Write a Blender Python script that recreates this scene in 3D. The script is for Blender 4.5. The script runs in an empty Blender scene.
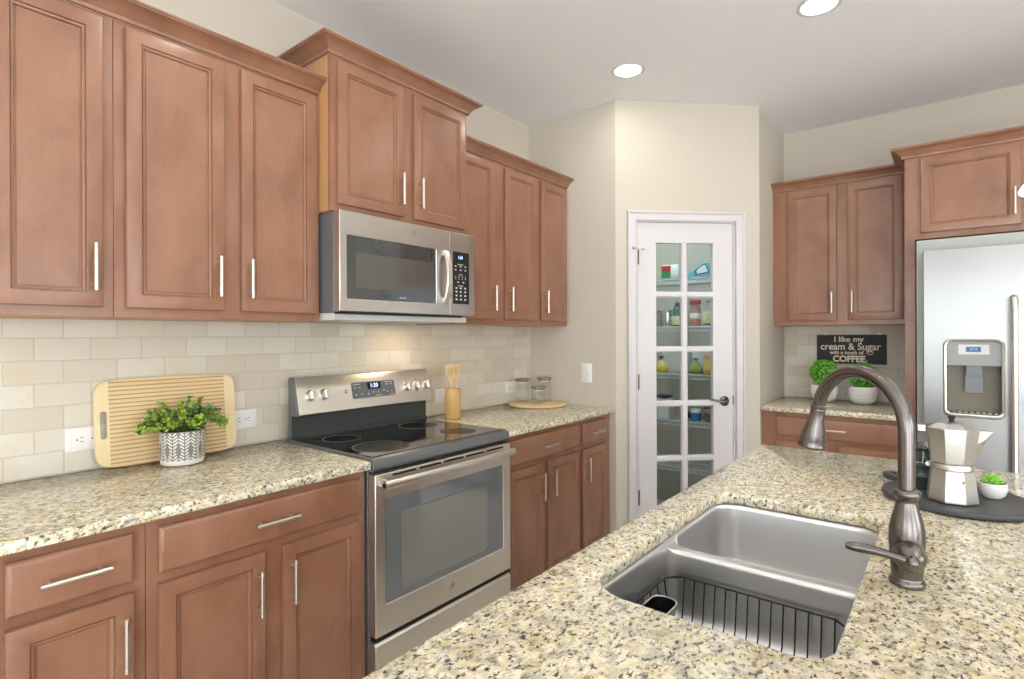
import bpy, bmesh, math, random
from mathutils import Vector, Matrix
random.seed(7)
S = bpy.context.scene
C = S.collection
PI = math.pi

# ------------------------------------------------------------------ camera, world, exposure
cam = bpy.data.cameras.new('camera')
cam.sensor_width = 36.0
cam.lens = 546.95 / 1024 * 36.0
cam.shift_y = -4.42 / 1024
cam.clip_start = 0.02
camo = bpy.data.objects.new('camera', cam)
C.objects.link(camo)
PHI = 0.6770                                   # heading away from the stove wall's direction
fw = Vector((math.cos(PHI), math.sin(PHI), 0))
rt = Vector((math.sin(PHI), -math.cos(PHI), 0))
up = Vector((0, 0, 1))
ROLL = -0.0036
r2 = rt * math.cos(ROLL) + up * math.sin(ROLL)
u2 = up * math.cos(ROLL) - rt * math.sin(ROLL)
camo.matrix_world = Matrix(((r2.x, u2.x, -fw.x, 0), (r2.y, u2.y, -fw.y, -2.2366), (r2.z, u2.z, -fw.z, 1.3562), (0, 0, 0, 1)))
S.camera = camo
S.view_settings.view_transform = 'Standard'
S.view_settings.look = 'None'
S.view_settings.gamma = 1.0
S.view_settings.use_curve_mapping = False
S.view_settings.exposure = 0.0
S.cycles.transparent_max_bounces = 32
WORLD = 7.5
w = bpy.data.worlds.new('daylight'); S.world = w; w.use_nodes = True
bg = w.node_tree.nodes['Background']
bg.inputs['Color'].default_value = (0.88, 0.95, 1.0, 1)
bg.inputs['Strength'].default_value = WORLD

def area(name, loc, rot, sx, sy, power, color=(1, 1, 1), portal=False, shape='RECTANGLE', spread=PI):
    l = bpy.data.lights.new(name, 'AREA'); l.shape = shape; l.size = sx
    if shape in ('RECTANGLE', 'ELLIPSE'): l.size_y = sy
    l.energy = power; l.color = color; l.spread = spread
    if portal: l.cycles.is_portal = True
    o = bpy.data.objects.new(name, l); C.objects.link(o); o.location = loc; o.rotation_euler = rot
    return o

# window openings of the living side of the room (behind the camera): daylight portals
ROOM = dict(x0=-3.6, x1=4.255, y0=-6.2, zc=2.775)
WIN_BACK = [(-2.9, -0.7, 0.05, 2.15), (0.3, 2.1, 0.75, 2.15)]      # x0,x1,z0,z1 on the wall y0
WIN_LEFT = [(-5.4, -2.9, 0.05, 2.15), (-2.2, -0.7, 0.9, 2.15)]     # y0,y1,z0,z1 on the wall x0
for a, b, z0, z1 in WIN_BACK:
    area('daylight_portal', ((a + b) / 2, ROOM['y0'] - 0.02, (z0 + z1) / 2), (PI / 2, 0, 0), b - a, z1 - z0, 1, portal=True)
for a, b, z0, z1 in WIN_LEFT:
    area('daylight_portal', (ROOM['x0'] - 0.02, (a + b) / 2, (z0 + z1) / 2), (PI / 2, 0, -PI / 2), b - a, z1 - z0, 1, portal=True)
sun = bpy.data.lights.new('sun', 'SUN'); sun.energy = 48.0; sun.angle = math.radians(1.0); sun.color = (1.0, .98, .95)
suno = bpy.data.objects.new('sun', sun); C.objects.link(suno); suno.rotation_euler = Vector((-.25, .62, -.74)).to_track_quat('-Z', 'Y').to_euler()
CAN_POWER = 2.4
CANS = [(2.68, -0.888), (2.67, -1.795), (0.9, -0.888), (0.9, -1.795), (-1.0, -1.3), (1.0, -3.6), (2.8, -3.6), (-1.2, -3.8)]

# ------------------------------------------------------------------ materials
def srgb(r, g, b):
    f = lambda c: (c / 255 / 12.92) if c <= 10 else ((c / 255 + 0.055) / 1.055) ** 2.4
    return (f(r), f(g), f(b), 1)
class NT:
    def __init__(s, name):
        s.m = bpy.data.materials.new(name); s.m.use_nodes = True
        s.t = s.m.node_tree; s.n = s.t.nodes; s.b = s.n['Principled BSDF']
    def node(s, typ, **kw):
        n = s.n.new(typ)
        for k, v in kw.items(): setattr(n, k, v)
        return n
    def link(s, a, b): s.t.links.new(a, b)
    def set(s, **kw):
        names = dict(color='Base Color', rough='Roughness', metal='Metallic', ior='IOR', trans='Transmission Weight', coat='Coat Weight',
                     coatr='Coat Roughness', emit='Emission Color', es='Emission Strength', alpha='Alpha', spec='Specular IOR Level', aniso='Anisotropic', sss='Subsurface Weight')
        for k, v in kw.items(): s.b.inputs[names[k]].default_value = v
        return s
    def coords(s, scale=(1, 1, 1), loc=(0, 0, 0), rot=(0, 0, 0), rnd=False):
        tc = s.node('ShaderNodeTexCoord'); mp = s.node('ShaderNodeMapping')
        mp.inputs['Scale'].default_value = scale; mp.inputs['Location'].default_value = loc; mp.inputs['Rotation'].default_value = rot
        if rnd:
            oi = s.node('ShaderNodeObjectInfo'); mu = s.node('ShaderNodeMath', operation='MULTIPLY'); mu.inputs[1].default_value = 37.0
            ad = s.node('ShaderNodeVectorMath', operation='ADD')
            s.link(oi.outputs['Random'], mu.inputs[0]); s.link(tc.outputs['Object'], ad.inputs[0]); s.link(mu.outputs[0], ad.inputs[1])
            s.link(ad.outputs[0], mp.inputs['Vector'])
        else: s.link(tc.outputs['Object'], mp.inputs['Vector'])
        return mp.outputs['Vector']
    def noise(s, vec, scale, detail=3, rough=0.55, dist=0.0):
        n = s.node('ShaderNodeTexNoise'); n.inputs['Scale'].default_value = scale; n.inputs['Detail'].default_value = detail
        n.inputs['Roughness'].default_value = rough; n.inputs['Distortion'].default_value = dist
        if vec: s.link(vec, n.inputs['Vector'])
        return n.outputs['Fac']
    def ramp(s, fac, stops):
        r = s.node('ShaderNodeValToRGB'); e = r.color_ramp.elements
        while len(e) < len(stops): e.new(0.5)
        for el, (p, c) in zip(e, stops): el.position = p; el.color = c if len(c) == 4 else (*c, 1)
        s.link(fac, r.inputs['Fac']); return r.outputs['Color']
    def mix(s, fac, a, b, mode='MIX'):
        n = s.node('ShaderNodeMix', data_type='RGBA', blend_type=mode)
        for sock, v in ((n.inputs[0], fac), (n.inputs[6], a), (n.inputs[7], b)):
            if hasattr(v, 'links'): s.link(v, sock)
            else: sock.default_value = v
        return n.outputs[2]
    def math(s, op, a, b=None):
        n = s.node('ShaderNodeMath', operation=op)
        for i, v in enumerate((a, b)):
            if v is None: continue
            if hasattr(v, 'links'): s.link(v, n.inputs[i])
            else: n.inputs[i].default_value = v
        return n.outputs[0]
    def bump(s, h, strength=0.2, dist=0.002):
        n = s.node('ShaderNodeBump'); n.inputs['Strength'].default_value = strength; n.inputs['Distance'].default_value = dist
        s.link(h, n.inputs['Height']); s.link(n.outputs['Normal'], s.b.inputs['Normal'])
    def out(s, col): s.link(col, s.b.inputs['Base Color'])

def plain(name, color, rough=0.5, metal=0.0, **kw):
    t = NT(name); t.set(color=color, rough=rough, metal=metal, **kw)
    v = t.coords(rnd=True); f = t.noise(v, 60, 2)
    t.out(t.mix(t.math('MULTIPLY', f, 0.16), color, tuple(c * 0.72 for c in color[:3]) + (1,)))
    return t.m

def m_wood():
    t = NT('stained_maple'); v = t.coords(scale=(1, 1, 0.55), rnd=True)
    blot = t.noise(v, 7, 4, 0.6, 0.3)
    vg = t.coords(scale=(14, 14, 0.9), rnd=True); grain = t.noise(vg, 9, 5, 0.65)
    vf = t.coords(scale=(60, 60, 2), rnd=True); fine = t.noise(vf, 8, 3, 0.6)
    c = t.ramp(blot, [(0.28, srgb(136, 95, 72)), (0.5, srgb(154, 111, 87)), (0.75, srgb(168, 125, 101))])
    c = t.mix(t.math('MULTIPLY', grain, 0.35), c, srgb(124, 78, 57))
    c = t.mix(t.math('MULTIPLY', fine, 0.12), c, srgb(98, 55, 38))
    t.out(c); t.set(rough=0.33, coat=0.25, coatr=0.22)
    t.bump(fine, 0.04, 0.0006); return t.m
def m_granite():
    t = NT('speckled_granite'); v = t.coords()
    vs = t.coords(rot=(0.4, 0.3, 0.7)); vd = t.coords(scale=(1.0, 1.5, 1.2), rot=(0.2, 0.1, 0.5))
    a = t.noise(v, 34, 5, 0.65, 0.4)
    c = t.ramp(a, [(0.28, srgb(198, 180, 136)), (0.44, srgb(223, 211, 172)), (0.56, srgb(240, 234, 214)), (0.74, srgb(222, 204, 158))])
    g = t.noise(vs, 42, 6, 0.72, 0.3)
    gm = t.ramp(g, [(0.47, (0, 0, 0)), (0.60, (1, 1, 1))])
    c = t.mix(t.math('MULTIPLY', gm, 0.62), c, srgb(160, 157, 150))
    b = t.noise(vd, 72, 5, 0.68, 0.3)
    bm_ = t.ramp(b, [(0.53, (0, 0, 0)), (0.63, (1, 1, 1))])
    c = t.mix(t.math('MULTIPLY', bm_, 0.8), c, srgb(116, 104, 86))
    d = t.noise(vd, 88, 4, 0.62, 0.25)
    dm = t.ramp(d, [(0.56, (0, 0, 0)), (0.62, (1, 1, 1))])
    c = t.mix(t.math('MULTIPLY', dm, 0.92), c, srgb(52, 49, 52))
    e = t.noise(v, 66, 3, 0.5, 0.3)
    em = t.ramp(e, [(0.66, (0, 0, 0)), (0.71, (1, 1, 1))])
    c = t.mix(t.math('MULTIPLY', em, 0.6), c, srgb(132, 92, 72))
    t.out(c); t.set(rough=0.14, spec=0.5); return t.m
def m_tile(name, axis, x0, z0):
    t = NT(name); tc = t.node('ShaderNodeTexCoord'); sp = t.node('ShaderNodeSeparateXYZ'); cb = t.node('ShaderNodeCombineXYZ')
    t.link(tc.outputs['Object'], sp.inputs[0])
    hx = t.math('SUBTRACT' if axis == 'X' else 'ADD', sp.outputs[axis], x0)
    if axis == 'Y': hx = t.math('MULTIPLY', hx, -1.0)
    hz = t.math('SUBTRACT', sp.outputs['Z'], z0)
    wob = t.noise(tc.outputs['Object'], 14, 2)
    hz = t.math('ADD', hz, t.math('MULTIPLY', t.math('SUBTRACT', wob, 0.5), 0.004))
    wob2 = t.noise(tc.outputs['Object'], 21, 2)
    hx = t.math('ADD', hx, t.math('MULTIPLY', t.math('SUBTRACT', wob2, 0.5), 0.004))
    t.link(hx, cb.inputs[0]); t.link(hz, cb.inputs[1])
    br = t.node('ShaderNodeTexBrick'); t.link(cb.outputs[0], br.inputs['Vector'])
    br.inputs['Scale'].default_value = 1.0; br.inputs['Brick Width'].default_value = 0.145; br.inputs['Row Height'].default_value = 0.0725
    br.inputs['Mortar Size'].default_value = 0.0022; br.inputs['Mortar Smooth'].default_value = 0.5
    br.inputs['Color1'].default_value = srgb(219, 214, 203); br.inputs['Color2'].default_value = srgb(199, 190, 174); br.inputs['Mortar'].default_value = srgb(190, 184, 171)
    n = t.noise(tc.outputs['Object'], 16, 5, 0.6, 0.5)
    c = t.mix(t.math('MULTIPLY', n, 0.35), br.outputs['Color'], srgb(204, 195, 174))
    n2 = t.noise(tc.outputs['Object'], 55, 4, 0.6)
    pm = t.ramp(n2, [(0.62, (0, 0, 0)), (0.75, (1, 1, 1))])
    c = t.mix(t.math('MULTIPLY', pm, 0.3), c, srgb(180, 164, 134))
    n3 = t.noise(tc.outputs['Object'], 7, 3, 0.5)
    tm = t.ramp(n3, [(0.55, (0, 0, 0)), (0.72, (1, 1, 1))])
    c = t.mix(t.math('MULTIPLY', tm, 0.35), c, srgb(206, 184, 148))
    t.out(c); t.set(rough=0.42)
    h = t.math('SUBTRACT', t.math('MULTIPLY', n2, 0.25), br.outputs['Fac'])
    t.bump(h, 0.5, 0.0016); return t.m
def m_wall(name, col, bs=0.12):
    t = NT(name); v = t.coords(); n = t.noise(v, 90, 4, 0.6); n2 = t.noise(v, 2.2, 2)
    t.out(t.mix(t.math('MULTIPLY', n2, 0.2), col, tuple(c * 0.93 for c in col[:3]) + (1,)))
    t.set(rough=0.75); t.bump(n, bs, 0.002); return t.m
def m_steel(name, col, rough, axis=0, streak=0.35):
    t = NT(name); sc = [1, 1, 1]; sc = [260, 260, 260]; sc[axis] = 1.5
    v = t.coords(scale=tuple(sc)); n = t.noise(v, 1.0, 3, 0.6)
    t.out(t.mix(t.math('MULTIPLY', n, streak), col, tuple(c * 0.72 for c in col[:3]) + (1,)))
    r = t.math('ADD', t.math('MULTIPLY', n, 0.03), rough - 0.015); t.link(r, t.b.inputs['Roughness'])
    t.set(metal=1.0, aniso=0.4); return t.m
def m_glass(name, col=(1, 1, 1, 1), rough=0.0, ior=1.22):
    """thin clear glass: mostly see-through with a sharp reflection"""
    m = bpy.data.materials.new(name); m.use_nodes = True; n = m.node_tree.nodes; L = m.node_tree.links
    n.remove(n['Principled BSDF'])
    tr = n.new('ShaderNodeBsdfTransparent'); tr.inputs['Color'].default_value = col
    gl = n.new('ShaderNodeBsdfGlossy'); gl.inputs['Roughness'].default_value = 0.02
    fr = n.new('ShaderNodeFresnel'); fr.inputs['IOR'].default_value = ior
    mx = n.new('ShaderNodeMixShader')
    ge = n.new('ShaderNodeNewGeometry'); iv = n.new('ShaderNodeMath'); iv.operation = 'SUBTRACT'; iv.inputs[0].default_value = 1.0; L.new(ge.outputs['Backfacing'], iv.inputs[1])
    mu = n.new('ShaderNodeMath'); mu.operation = 'MULTIPLY'; L.new(fr.outputs[0], mu.inputs[0]); L.new(iv.outputs[0], mu.inputs[1])
    L.new(mu.outputs[0], mx.inputs[0]); L.new(tr.outputs[0], mx.inputs[1]); L.new(gl.outputs[0], mx.inputs[2])
    L.new(mx.outputs[0], n['Material Output'].inputs[0]); return m
def m_emit(name, col, s):
    t = NT(name); t.set(color=(0.8, 0.8, 0.8, 1), emit=col, es=s, rough=0.5); return t.m
def m_stripes():
    t = NT('striped_bamboo'); tc = t.node('ShaderNodeTexCoord'); sp = t.node('ShaderNodeSeparateXYZ'); t.link(tc.outputs['Object'], sp.inputs[0])
    ph = t.math('FRACT', t.math('MULTIPLY', sp.outputs['Z'], 1 / 0.0142))
    line = t.ramp(ph, [(0.0, (1, 1, 1)), (0.22, (1, 1, 1)), (0.30, (0, 0, 0)), (0.94, (0, 0, 0)), (1.0, (1, 1, 1))])
    v = t.coords(scale=(3, 80, 80)); n = t.noise(v, 2, 3)
    a = t.mix(n, srgb(226, 205, 162), srgb(210, 182, 132)); b = t.mix(n, srgb(190, 146, 98), srgb(170, 124, 78))
    t.out(t.mix(line, a, b)); t.set(rough=0.42); return t.m
def m_bamboo(name, a, b, sc=(90, 90, 4)):
    t = NT(name); v = t.coords(scale=sc, rnd=True); n = t.noise(v, 1.2, 4, 0.6)
    t.out(t.mix(n, a, b)); t.set(rough=0.42); return t.m
def m_knit():
    """pale pot with dark feathered leaf relief around it (object coords: z up, angle round the axis)"""
    t = NT('leaf_relief_ceramic'); tc = t.node('ShaderNodeTexCoord'); sp = t.node('ShaderNodeSeparateXYZ'); t.link(tc.outputs['Object'], sp.inputs[0])
    ang = t.math('ARCTAN2', sp.outputs['Y'], sp.outputs['X'])
    u = t.math('MULTIPLY', ang, 12 / (2 * PI))
    f = t.math('ABSOLUTE', t.math('SUBTRACT', t.math('FRACT', u), 0.5))         # 0 = leaf's midrib, .5 = between two leaves
    wv = t.math('ADD', t.math('MULTIPLY', t.math('SINE', t.math('MULTIPLY', sp.outputs['Z'], 88.0)), 0.10), 0.38)
    inside = t.math('LESS_THAN', f, wv)
    feather = t.math('GREATER_THAN', t.math('SINE', t.math('SUBTRACT', t.math('MULTIPLY', sp.outputs['Z'], 560), t.math('MULTIPLY', f, 16))), -0.05)
    rib = t.math('GREATER_THAN', f, 0.05)
    white = t.math('MULTIPLY', t.math('MULTIPLY', inside, feather), rib)
    band = t.math('GREATER_THAN', sp.outputs['Z'], 0.019)
    dark = t.math('MULTIPLY', t.math('SUBTRACT', 1.0, white), band)
    c = t.mix(dark, srgb(228, 222, 214), srgb(128, 125, 122))
    t.out(c); t.set(rough=0.6); t.bump(t.math('SUBTRACT', 1.0, dark), 0.3, 0.001); return t.m
def m_leaf(name, a, b):
    t = NT(name); tc = t.node('ShaderNodeTexCoord'); n = t.noise(tc.outputs['Object'], 70, 2)
    g = t.ramp(n, [(0.35, a), (0.65, b)]); t.out(g); t.set(rough=0.5); return t.m
def m_floor():
    t = NT('floor_tile'); tc = t.node('ShaderNodeTexCoord')
    br = t.node('ShaderNodeTexBrick'); t.link(tc.outputs['Object'], br.inputs['Vector'])
    br.offset = 0.0; br.inputs['Scale'].default_value = 1; br.inputs['Brick Width'].default_value = 0.45; br.inputs['Row Height'].default_value = 0.45
    br.inputs['Mortar Size'].default_value = 0.003
    br.inputs['Color1'].default_value = srgb(222, 217, 208); br.inputs['Color2'].default_value = srgb(214, 208, 198); br.inputs['Mortar'].default_value = srgb(170, 156, 136)
    n = t.noise(tc.outputs['Object'], 6, 5); t.out(t.mix(t.math('MULTIPLY', n, 0.4), br.outputs['Color'], srgb(206, 199, 187))); t.set(rough=0.35); return t.m

def metal(name, col, rough):
    t = NT(name); v = t.coords(); n = t.noise(v, 14, 2); t.out(t.mix(t.math('MULTIPLY', n, .12), col, tuple(c * .8 for c in col[:3]) + (1,))); t.set(metal=1.0, rough=rough); return t.m
M = {}
M['wood'] = m_wood(); M['granite'] = m_granite()
M['tile_back'] = m_tile('travertine_tile', 'X', 0.105, 0.918)
M['tile_far'] = m_tile('travertine_tile_far', 'Y', 1.32, 0.918)
M['wall'] = m_wall('greige_paint', srgb(203, 195, 182))
M['ceiling'] = m_wall('ceiling_paint', srgb(243, 243, 245), 0.25)
M['trim'] = plain('white_semi_gloss', srgb(214, 210, 212), 0.3)
M['floor'] = m_floor()
M['steel'] = m_steel('brushed_stainless', srgb(204, 200, 195), 0.28, 0, 0.05)
M['steel_v'] = m_steel('brushed_stainless_upright', srgb(158, 158, 158), 0.3, 1, 0.08)
M['slate'] = m_steel('warm_grey_steel', srgb(228, 224, 214), 0.36, 0, 0.05)
M['sinksteel'] = m_steel('sink_steel', srgb(222, 222, 222), 0.36, 0, 0.06)
M['nickel'] = metal('satin_nickel', srgb(218, 212, 203), 0.32)
M['bronze'] = metal('brushed_bronze', srgb(120, 114, 111), 0.27)
M['chrome'] = metal('bright_chrome', srgb(225, 225, 225), 0.16)
M['bar'] = metal('smooth_steel', srgb(226, 220, 211), 0.34)
M['alu'] = metal('polished_aluminium', srgb(200, 199, 196), 0.34)
M['greyenamel'] = plain('dark_grey_enamel', srgb(114, 116, 116), 0.35, 0.3)
M['darkenamel'] = plain('charcoal_enamel', srgb(66, 70, 68), 0.22, 0.2)
M['knobmetal'] = metal('pale_knob', srgb(226, 224, 220), 0.38)
M['burner'] = plain('burner_black', srgb(7, 7, 8), 0.25, spec=0.12)
M['greyside'] = plain('grey_painted_steel', srgb(120, 124, 128), 0.4, 0.4)
M['blackglass'] = plain('black_ceramic_glass', srgb(14, 15, 16), 0.05, 0.0, coat=0.3)
M['ovenglass'] = plain('dark_oven_glass', srgb(112, 118, 121), 0.06, 0.0, spec=0.9, coat=0.6, coatr=0.02)  # base grey lightened to paint in the bright room's reflection
M['mwglass'] = plain('microwave_glass', srgb(50, 56, 60), 0.06, 0.0, spec=0.9, coat=0.6, coatr=0.02)
M['mwglass_in'] = plain('microwave_screen', srgb(78, 76, 71), 0.08, 0.0, spec=0.8, coat=0.5, coatr=0.02)
M['sidewood'] = m_bamboo('tan_cabinet_side', srgb(196, 152, 108), srgb(180, 134, 90), (30, 30, 2))
M['ovenglass_in'] = plain('dark_oven_glass_centre', srgb(130, 130, 124), 0.08, 0.0, spec=0.8, coat=0.5, coatr=0.02)  # paler centre, reflected room light painted into the base colour
M['casegrey'] = plain('pale_grey_case', srgb(176, 182, 176), 0.4)
M['dispgrey'] = plain('dispenser_grey', srgb(150, 152, 154), 0.3)
M['olive'] = plain('dispenser_recess_grey', srgb(128, 122, 106), 0.4)
M['black'] = plain('matte_black', srgb(18, 18, 19), 0.5)
M['rubber'] = plain('black_rubber', srgb(10, 9, 9), 0.35)
M['panelgrey'] = plain('control_grey', srgb(98, 100, 102), 0.3)
M['legend'] = plain('pale_legend', srgb(214, 214, 210), 0.5)
M['lcd'] = m_emit('blue_digits', (0.25, 0.5, 1.0, 1), 1.3)
M['lcdbg'] = plain('lcd_dark', srgb(14, 20, 40), 0.15)
M['lcdblue'] = plain('lcd_blue', srgb(60, 104, 160), 0.2)
M['plastic'] = plain('white_plastic', srgb(240, 238, 236), 0.35)
M['slot'] = plain('socket_slot', srgb(70, 66, 62), 0.6)
M['ceramic'] = plain('white_ceramic', srgb(238, 236, 232), 0.25)
M['stripes'] = m_stripes(); M['bamboo'] = m_bamboo('pale_bamboo', srgb(234, 216, 172), srgb(224, 202, 154), (4, 90, 90))
M['crock'] = m_bamboo('honey_bamboo', srgb(212, 174, 116), srgb(188, 147, 90)); M['spoon'] = m_bamboo('light_beech', srgb(228, 204, 160), srgb(214, 184, 136))
M['lid'] = m_bamboo('grey_brown_lid', srgb(150, 134, 112), srgb(128, 110, 88), (4, 90, 90))
M['knit'] = m_knit()
M['leafy'] = m_leaf('yellow_green_leaf', srgb(96, 138, 44), srgb(182, 196, 78))
M['leafd'] = m_leaf('blue_green_leaf', srgb(58, 104, 66), srgb(118, 156, 112))
M['boxwood'] = m_leaf('boxwood_leaf', srgb(58, 140, 30), srgb(140, 212, 74))
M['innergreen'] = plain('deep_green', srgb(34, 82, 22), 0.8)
M['succ'] = m_leaf('succulent_leaf', srgb(104, 178, 50), srgb(170, 222, 96))
M['stem'] = plain('green_stem', srgb(86, 110, 50), 0.6)
M['soil'] = plain('dark_soil', srgb(62, 46, 34), 0.9)
M['glass'] = m_glass('clear_glass', (0.93, 0.955, 0.955, 1))
M['jarglass'] = m_glass('jar_glass', (0.985, 0.99, 0.987, 1), ior=1.5)
M['signblack'] = plain('black_sign_board', srgb(40, 40, 42), 0.6)
M['cream'] = plain('cream_lettering', srgb(232, 222, 200), 0.6)
M['slateboard'] = plain('dark_slate_tray', srgb(72, 74, 76), 0.5)
M['mugdark'] = plain('dark_smoked_glass', srgb(64, 72, 74), 0.12, 0.2)
M['wire'] = plain('white_coated_wire', srgb(226, 228, 230), 0.4)
M['gridwire'] = plain('black_coated_wire', srgb(24, 24, 26), 0.4)
M['lamp'] = m_emit('lamp_diffuser', (1.0, 0.97, 0.92, 1), 9.0)
M['shade'] = m_emit('lit_shade_glass', (1.0, 0.98, 0.95, 1), 3.0)
M['brass'] = plain('dull_brass', srgb(176, 150, 100), 0.35, 0.9)
for nm, c, r in (('red', (178, 52, 48), .4), ('green', (56, 140, 76), .4), ('teal', (112, 186, 196), .4), ('tealdark', (58, 118, 134), .4), ('white', (232, 234, 232), .5),
                 ('bottlegreen', (36, 96, 74), .2), ('oat', (198, 120, 92), .5), ('yellow', (214, 190, 62), .4), ('lime', (132, 150, 52), .4), ('blue', (58, 122, 190), .4),
                 ('orange', (210, 150, 70), .5), ('kraft', (150, 128, 104), .6), ('navy', (52, 56, 74), .4), ('grey', (128, 128, 126), .5), ('labelcream', (222, 214, 160), .5)):
    M[nm] = plain('pack_' + nm, srgb(*c), r)

# ------------------------------------------------------------------ mesh helpers
def B(): return bmesh.new()
def box(bm, x0, x1, y0, y1, z0, z1):
    vs = [bm.verts.new(p) for p in ((x0, y0, z0), (x1, y0, z0), (x1, y1, z0), (x0, y1, z0), (x0, y0, z1), (x1, y0, z1), (x1, y1, z1), (x0, y1, z1))]
    for f in ((0, 3, 2, 1), (4, 5, 6, 7), (0, 1, 5, 4), (1, 2, 6, 5), (2, 3, 7, 6), (3, 0, 4, 7)): bm.faces.new([vs[i] for i in f])
    return vs
def loft(bm, rings, cap0=True, cap1=True, closed=True):
    R = [[bm.verts.new(p) for p in r] for r in rings]
    n = len(R[0])
    for a, b in zip(R, R[1:]):
        for i in range(n if closed else n - 1):
            j = (i + 1) % n
            bm.faces.new((a[i], a[j], b[j], b[i]))
    if cap0: bm.faces.new(R[0][::-1])
    if cap1: bm.faces.new(R[-1])
    return R
def lathe(bm, prof, c=(0, 0, 0), n=32, axis='Z', cap0=True, cap1=True, mat=None):
    rings = []
    for r, h in prof:
        ring = []
        for i in range(n):
            a = 2 * PI * i / n; p = Vector((r * math.cos(a), r * math.sin(a), h))
            if mat is not None: p = mat @ p
            ring.append(p + Vector(c))
        rings.append(ring)
    return loft(bm, rings, cap0, cap1)
def frame_to(d):
    d = Vector(d).normalized(); return d.to_track_quat('Z', 'Y').to_matrix()
def cyl(bm, a, b, r, n=16, r2_=None, bev=0.0):
    a, b = Vector(a), Vector(b); L = (b - a).length; q = r if r2_ is None else r2_
    prof = [(r, 0), (q, L)] if not bev else [(r - bev, 0), (r, bev), (q, L - bev), (q - bev, L)]
    lathe(bm, prof, a, n, mat=frame_to(b - a))
def tube(bm, pts, r, n=10, closed=False, radii=None):
    pts = [Vector(p) for p in pts]; k = len(pts); rings = []; prev = None
    for i, p in enumerate(pts):
        a = pts[(i - 1) % k] if (closed or i) else p; b = pts[(i + 1) % k] if (closed or i < k - 1) else p
        d = (b - a).normalized()
        if prev is None:
            up_ = Vector((0, 0, 1)) if abs(d.z) < 0.9 else Vector((1, 0, 0)); nx = d.cross(up_).normalized()
        else:
            nx = (prev - d * prev.dot(d)).normalized()
        prev = nx; ny = d.cross(nx); rr = radii[i] if radii else r
        rings.append([p + (nx * math.cos(2 * PI * j / n) + ny * math.sin(2 * PI * j / n)) * rr for j in range(n)])
    if closed: rings.append(rings[0])
    if closed:
        R = [[bm.verts.new(p) for p in r_] for r_ in rings[:-1]]; R.append(R[0])
        for a, b in zip(R, R[1:]):
            for i in range(n): bm.faces.new((a[i], a[(i + 1) % n], b[(i + 1) % n], b[i]))
    else: loft(bm, rings)
def rrect(x0, x1, y0, y1, r, seg=6):
    """rounded rectangle, r = one radius or four (x0y0, x1y0, x1y1, x0y1); counter-clockwise"""
    rs = [r] * 4 if not hasattr(r, '__len__') else r
    cs = [(x0, y0, 1, 1, PI), (x1, y0, -1, 1, 1.5 * PI), (x1, y1, -1, -1, 0), (x0, y1, 1, -1, .5 * PI)]
    out = []
    for (x, y, sx, sy, a0), q in zip(cs, rs):
        q = max(q, 1e-4); cx, cy = x + sx * q, y + sy * q
        for i in range(seg + 1):
            a = a0 + .5 * PI * i / seg; out.append((cx + q * math.cos(a), cy + q * math.sin(a)))
    return out
def fill_between(bm, loops):
    es = []
    for L in loops:
        for i in range(len(L)):
            a, b = L[i], L[(i + 1) % len(L)]
            e = bm.edges.get((a, b)) or bm.edges.new((a, b)); es.append(e)
    bmesh.ops.triangle_fill(bm, edges=es, use_beauty=True, use_dissolve=False)
def prism(bm, poly, y0, y1, axis='Y', holes=()):
    """extrude a 2-D outline (a,b) along an axis"""
    def P(a, b, h): return {'Y': (a, h, b), 'Z': (a, b, h), 'X': (h, a, b)}[axis]
    loops0 = [[bm.verts.new(P(a, b, y0)) for a, b in L] for L in (poly, *holes)]
    loops1 = [[bm.verts.new(P(a, b, y1)) for a, b in L] for L in (poly, *holes)]
    for A, Z in zip(loops0, loops1):
        n = len(A)
        for i in range(n): bm.faces.new((A[i], A[(i + 1) % n], Z[(i + 1) % n], Z[i]))
    fill_between(bm, loops0); fill_between(bm, loops1)
def obj(name, bm, mat, parent=None, off=None, bevel=0.0, seg=2, smooth=None, recalc=True):
    """link the mesh as ONE object; off = world position of the thing when the mesh was built in world coordinates"""
    if off is not None: bmesh.ops.translate(bm, verts=bm.verts, vec=-Vector(off))
    if recalc: bmesh.ops.recalc_face_normals(bm, faces=bm.faces)
    me = bpy.data.meshes.new(name); bm.to_mesh(me); bm.free()
    o = bpy.data.objects.new(name, me); C.objects.link(o)
    if mat is not None: me.materials.append(M[mat] if isinstance(mat, str) else mat)
    if parent is not None: o.parent = parent
    if bevel:
        md = o.modifiers.new('edge', 'BEVEL'); md.width = bevel; md.segments = seg; md.limit_method = 'ANGLE'; md.angle_limit = math.radians(40)
    me.shade_smooth()
    md = None
    ang = math.radians(38 if smooth is None else smooth)
    for e in me.edges: pass
    try:
        me.set_sharp_from_angle(angle=ang)
    except Exception: pass
    return o
def tag(o, label, cat, group=None, kind=None):
    o['label'] = label; o['category'] = cat
    if group: o['group'] = group
    if kind: o['kind'] = kind
    return o
def thing(name, label, cat, loc=(0, 0, 0), rot=0.0, group=None):
    o = bpy.data.objects.new(name, None); C.objects.link(o); o.location = loc; o.rotation_euler = (0, 0, rot); o.empty_display_size = 0.05
    return tag(o, label, cat, group)
def struct(name, bm, mat, label=None, **kw):
    o = obj(name, bm, mat, **kw); o['kind'] = 'structure'
    if label: o['label'] = label
    return o
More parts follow.
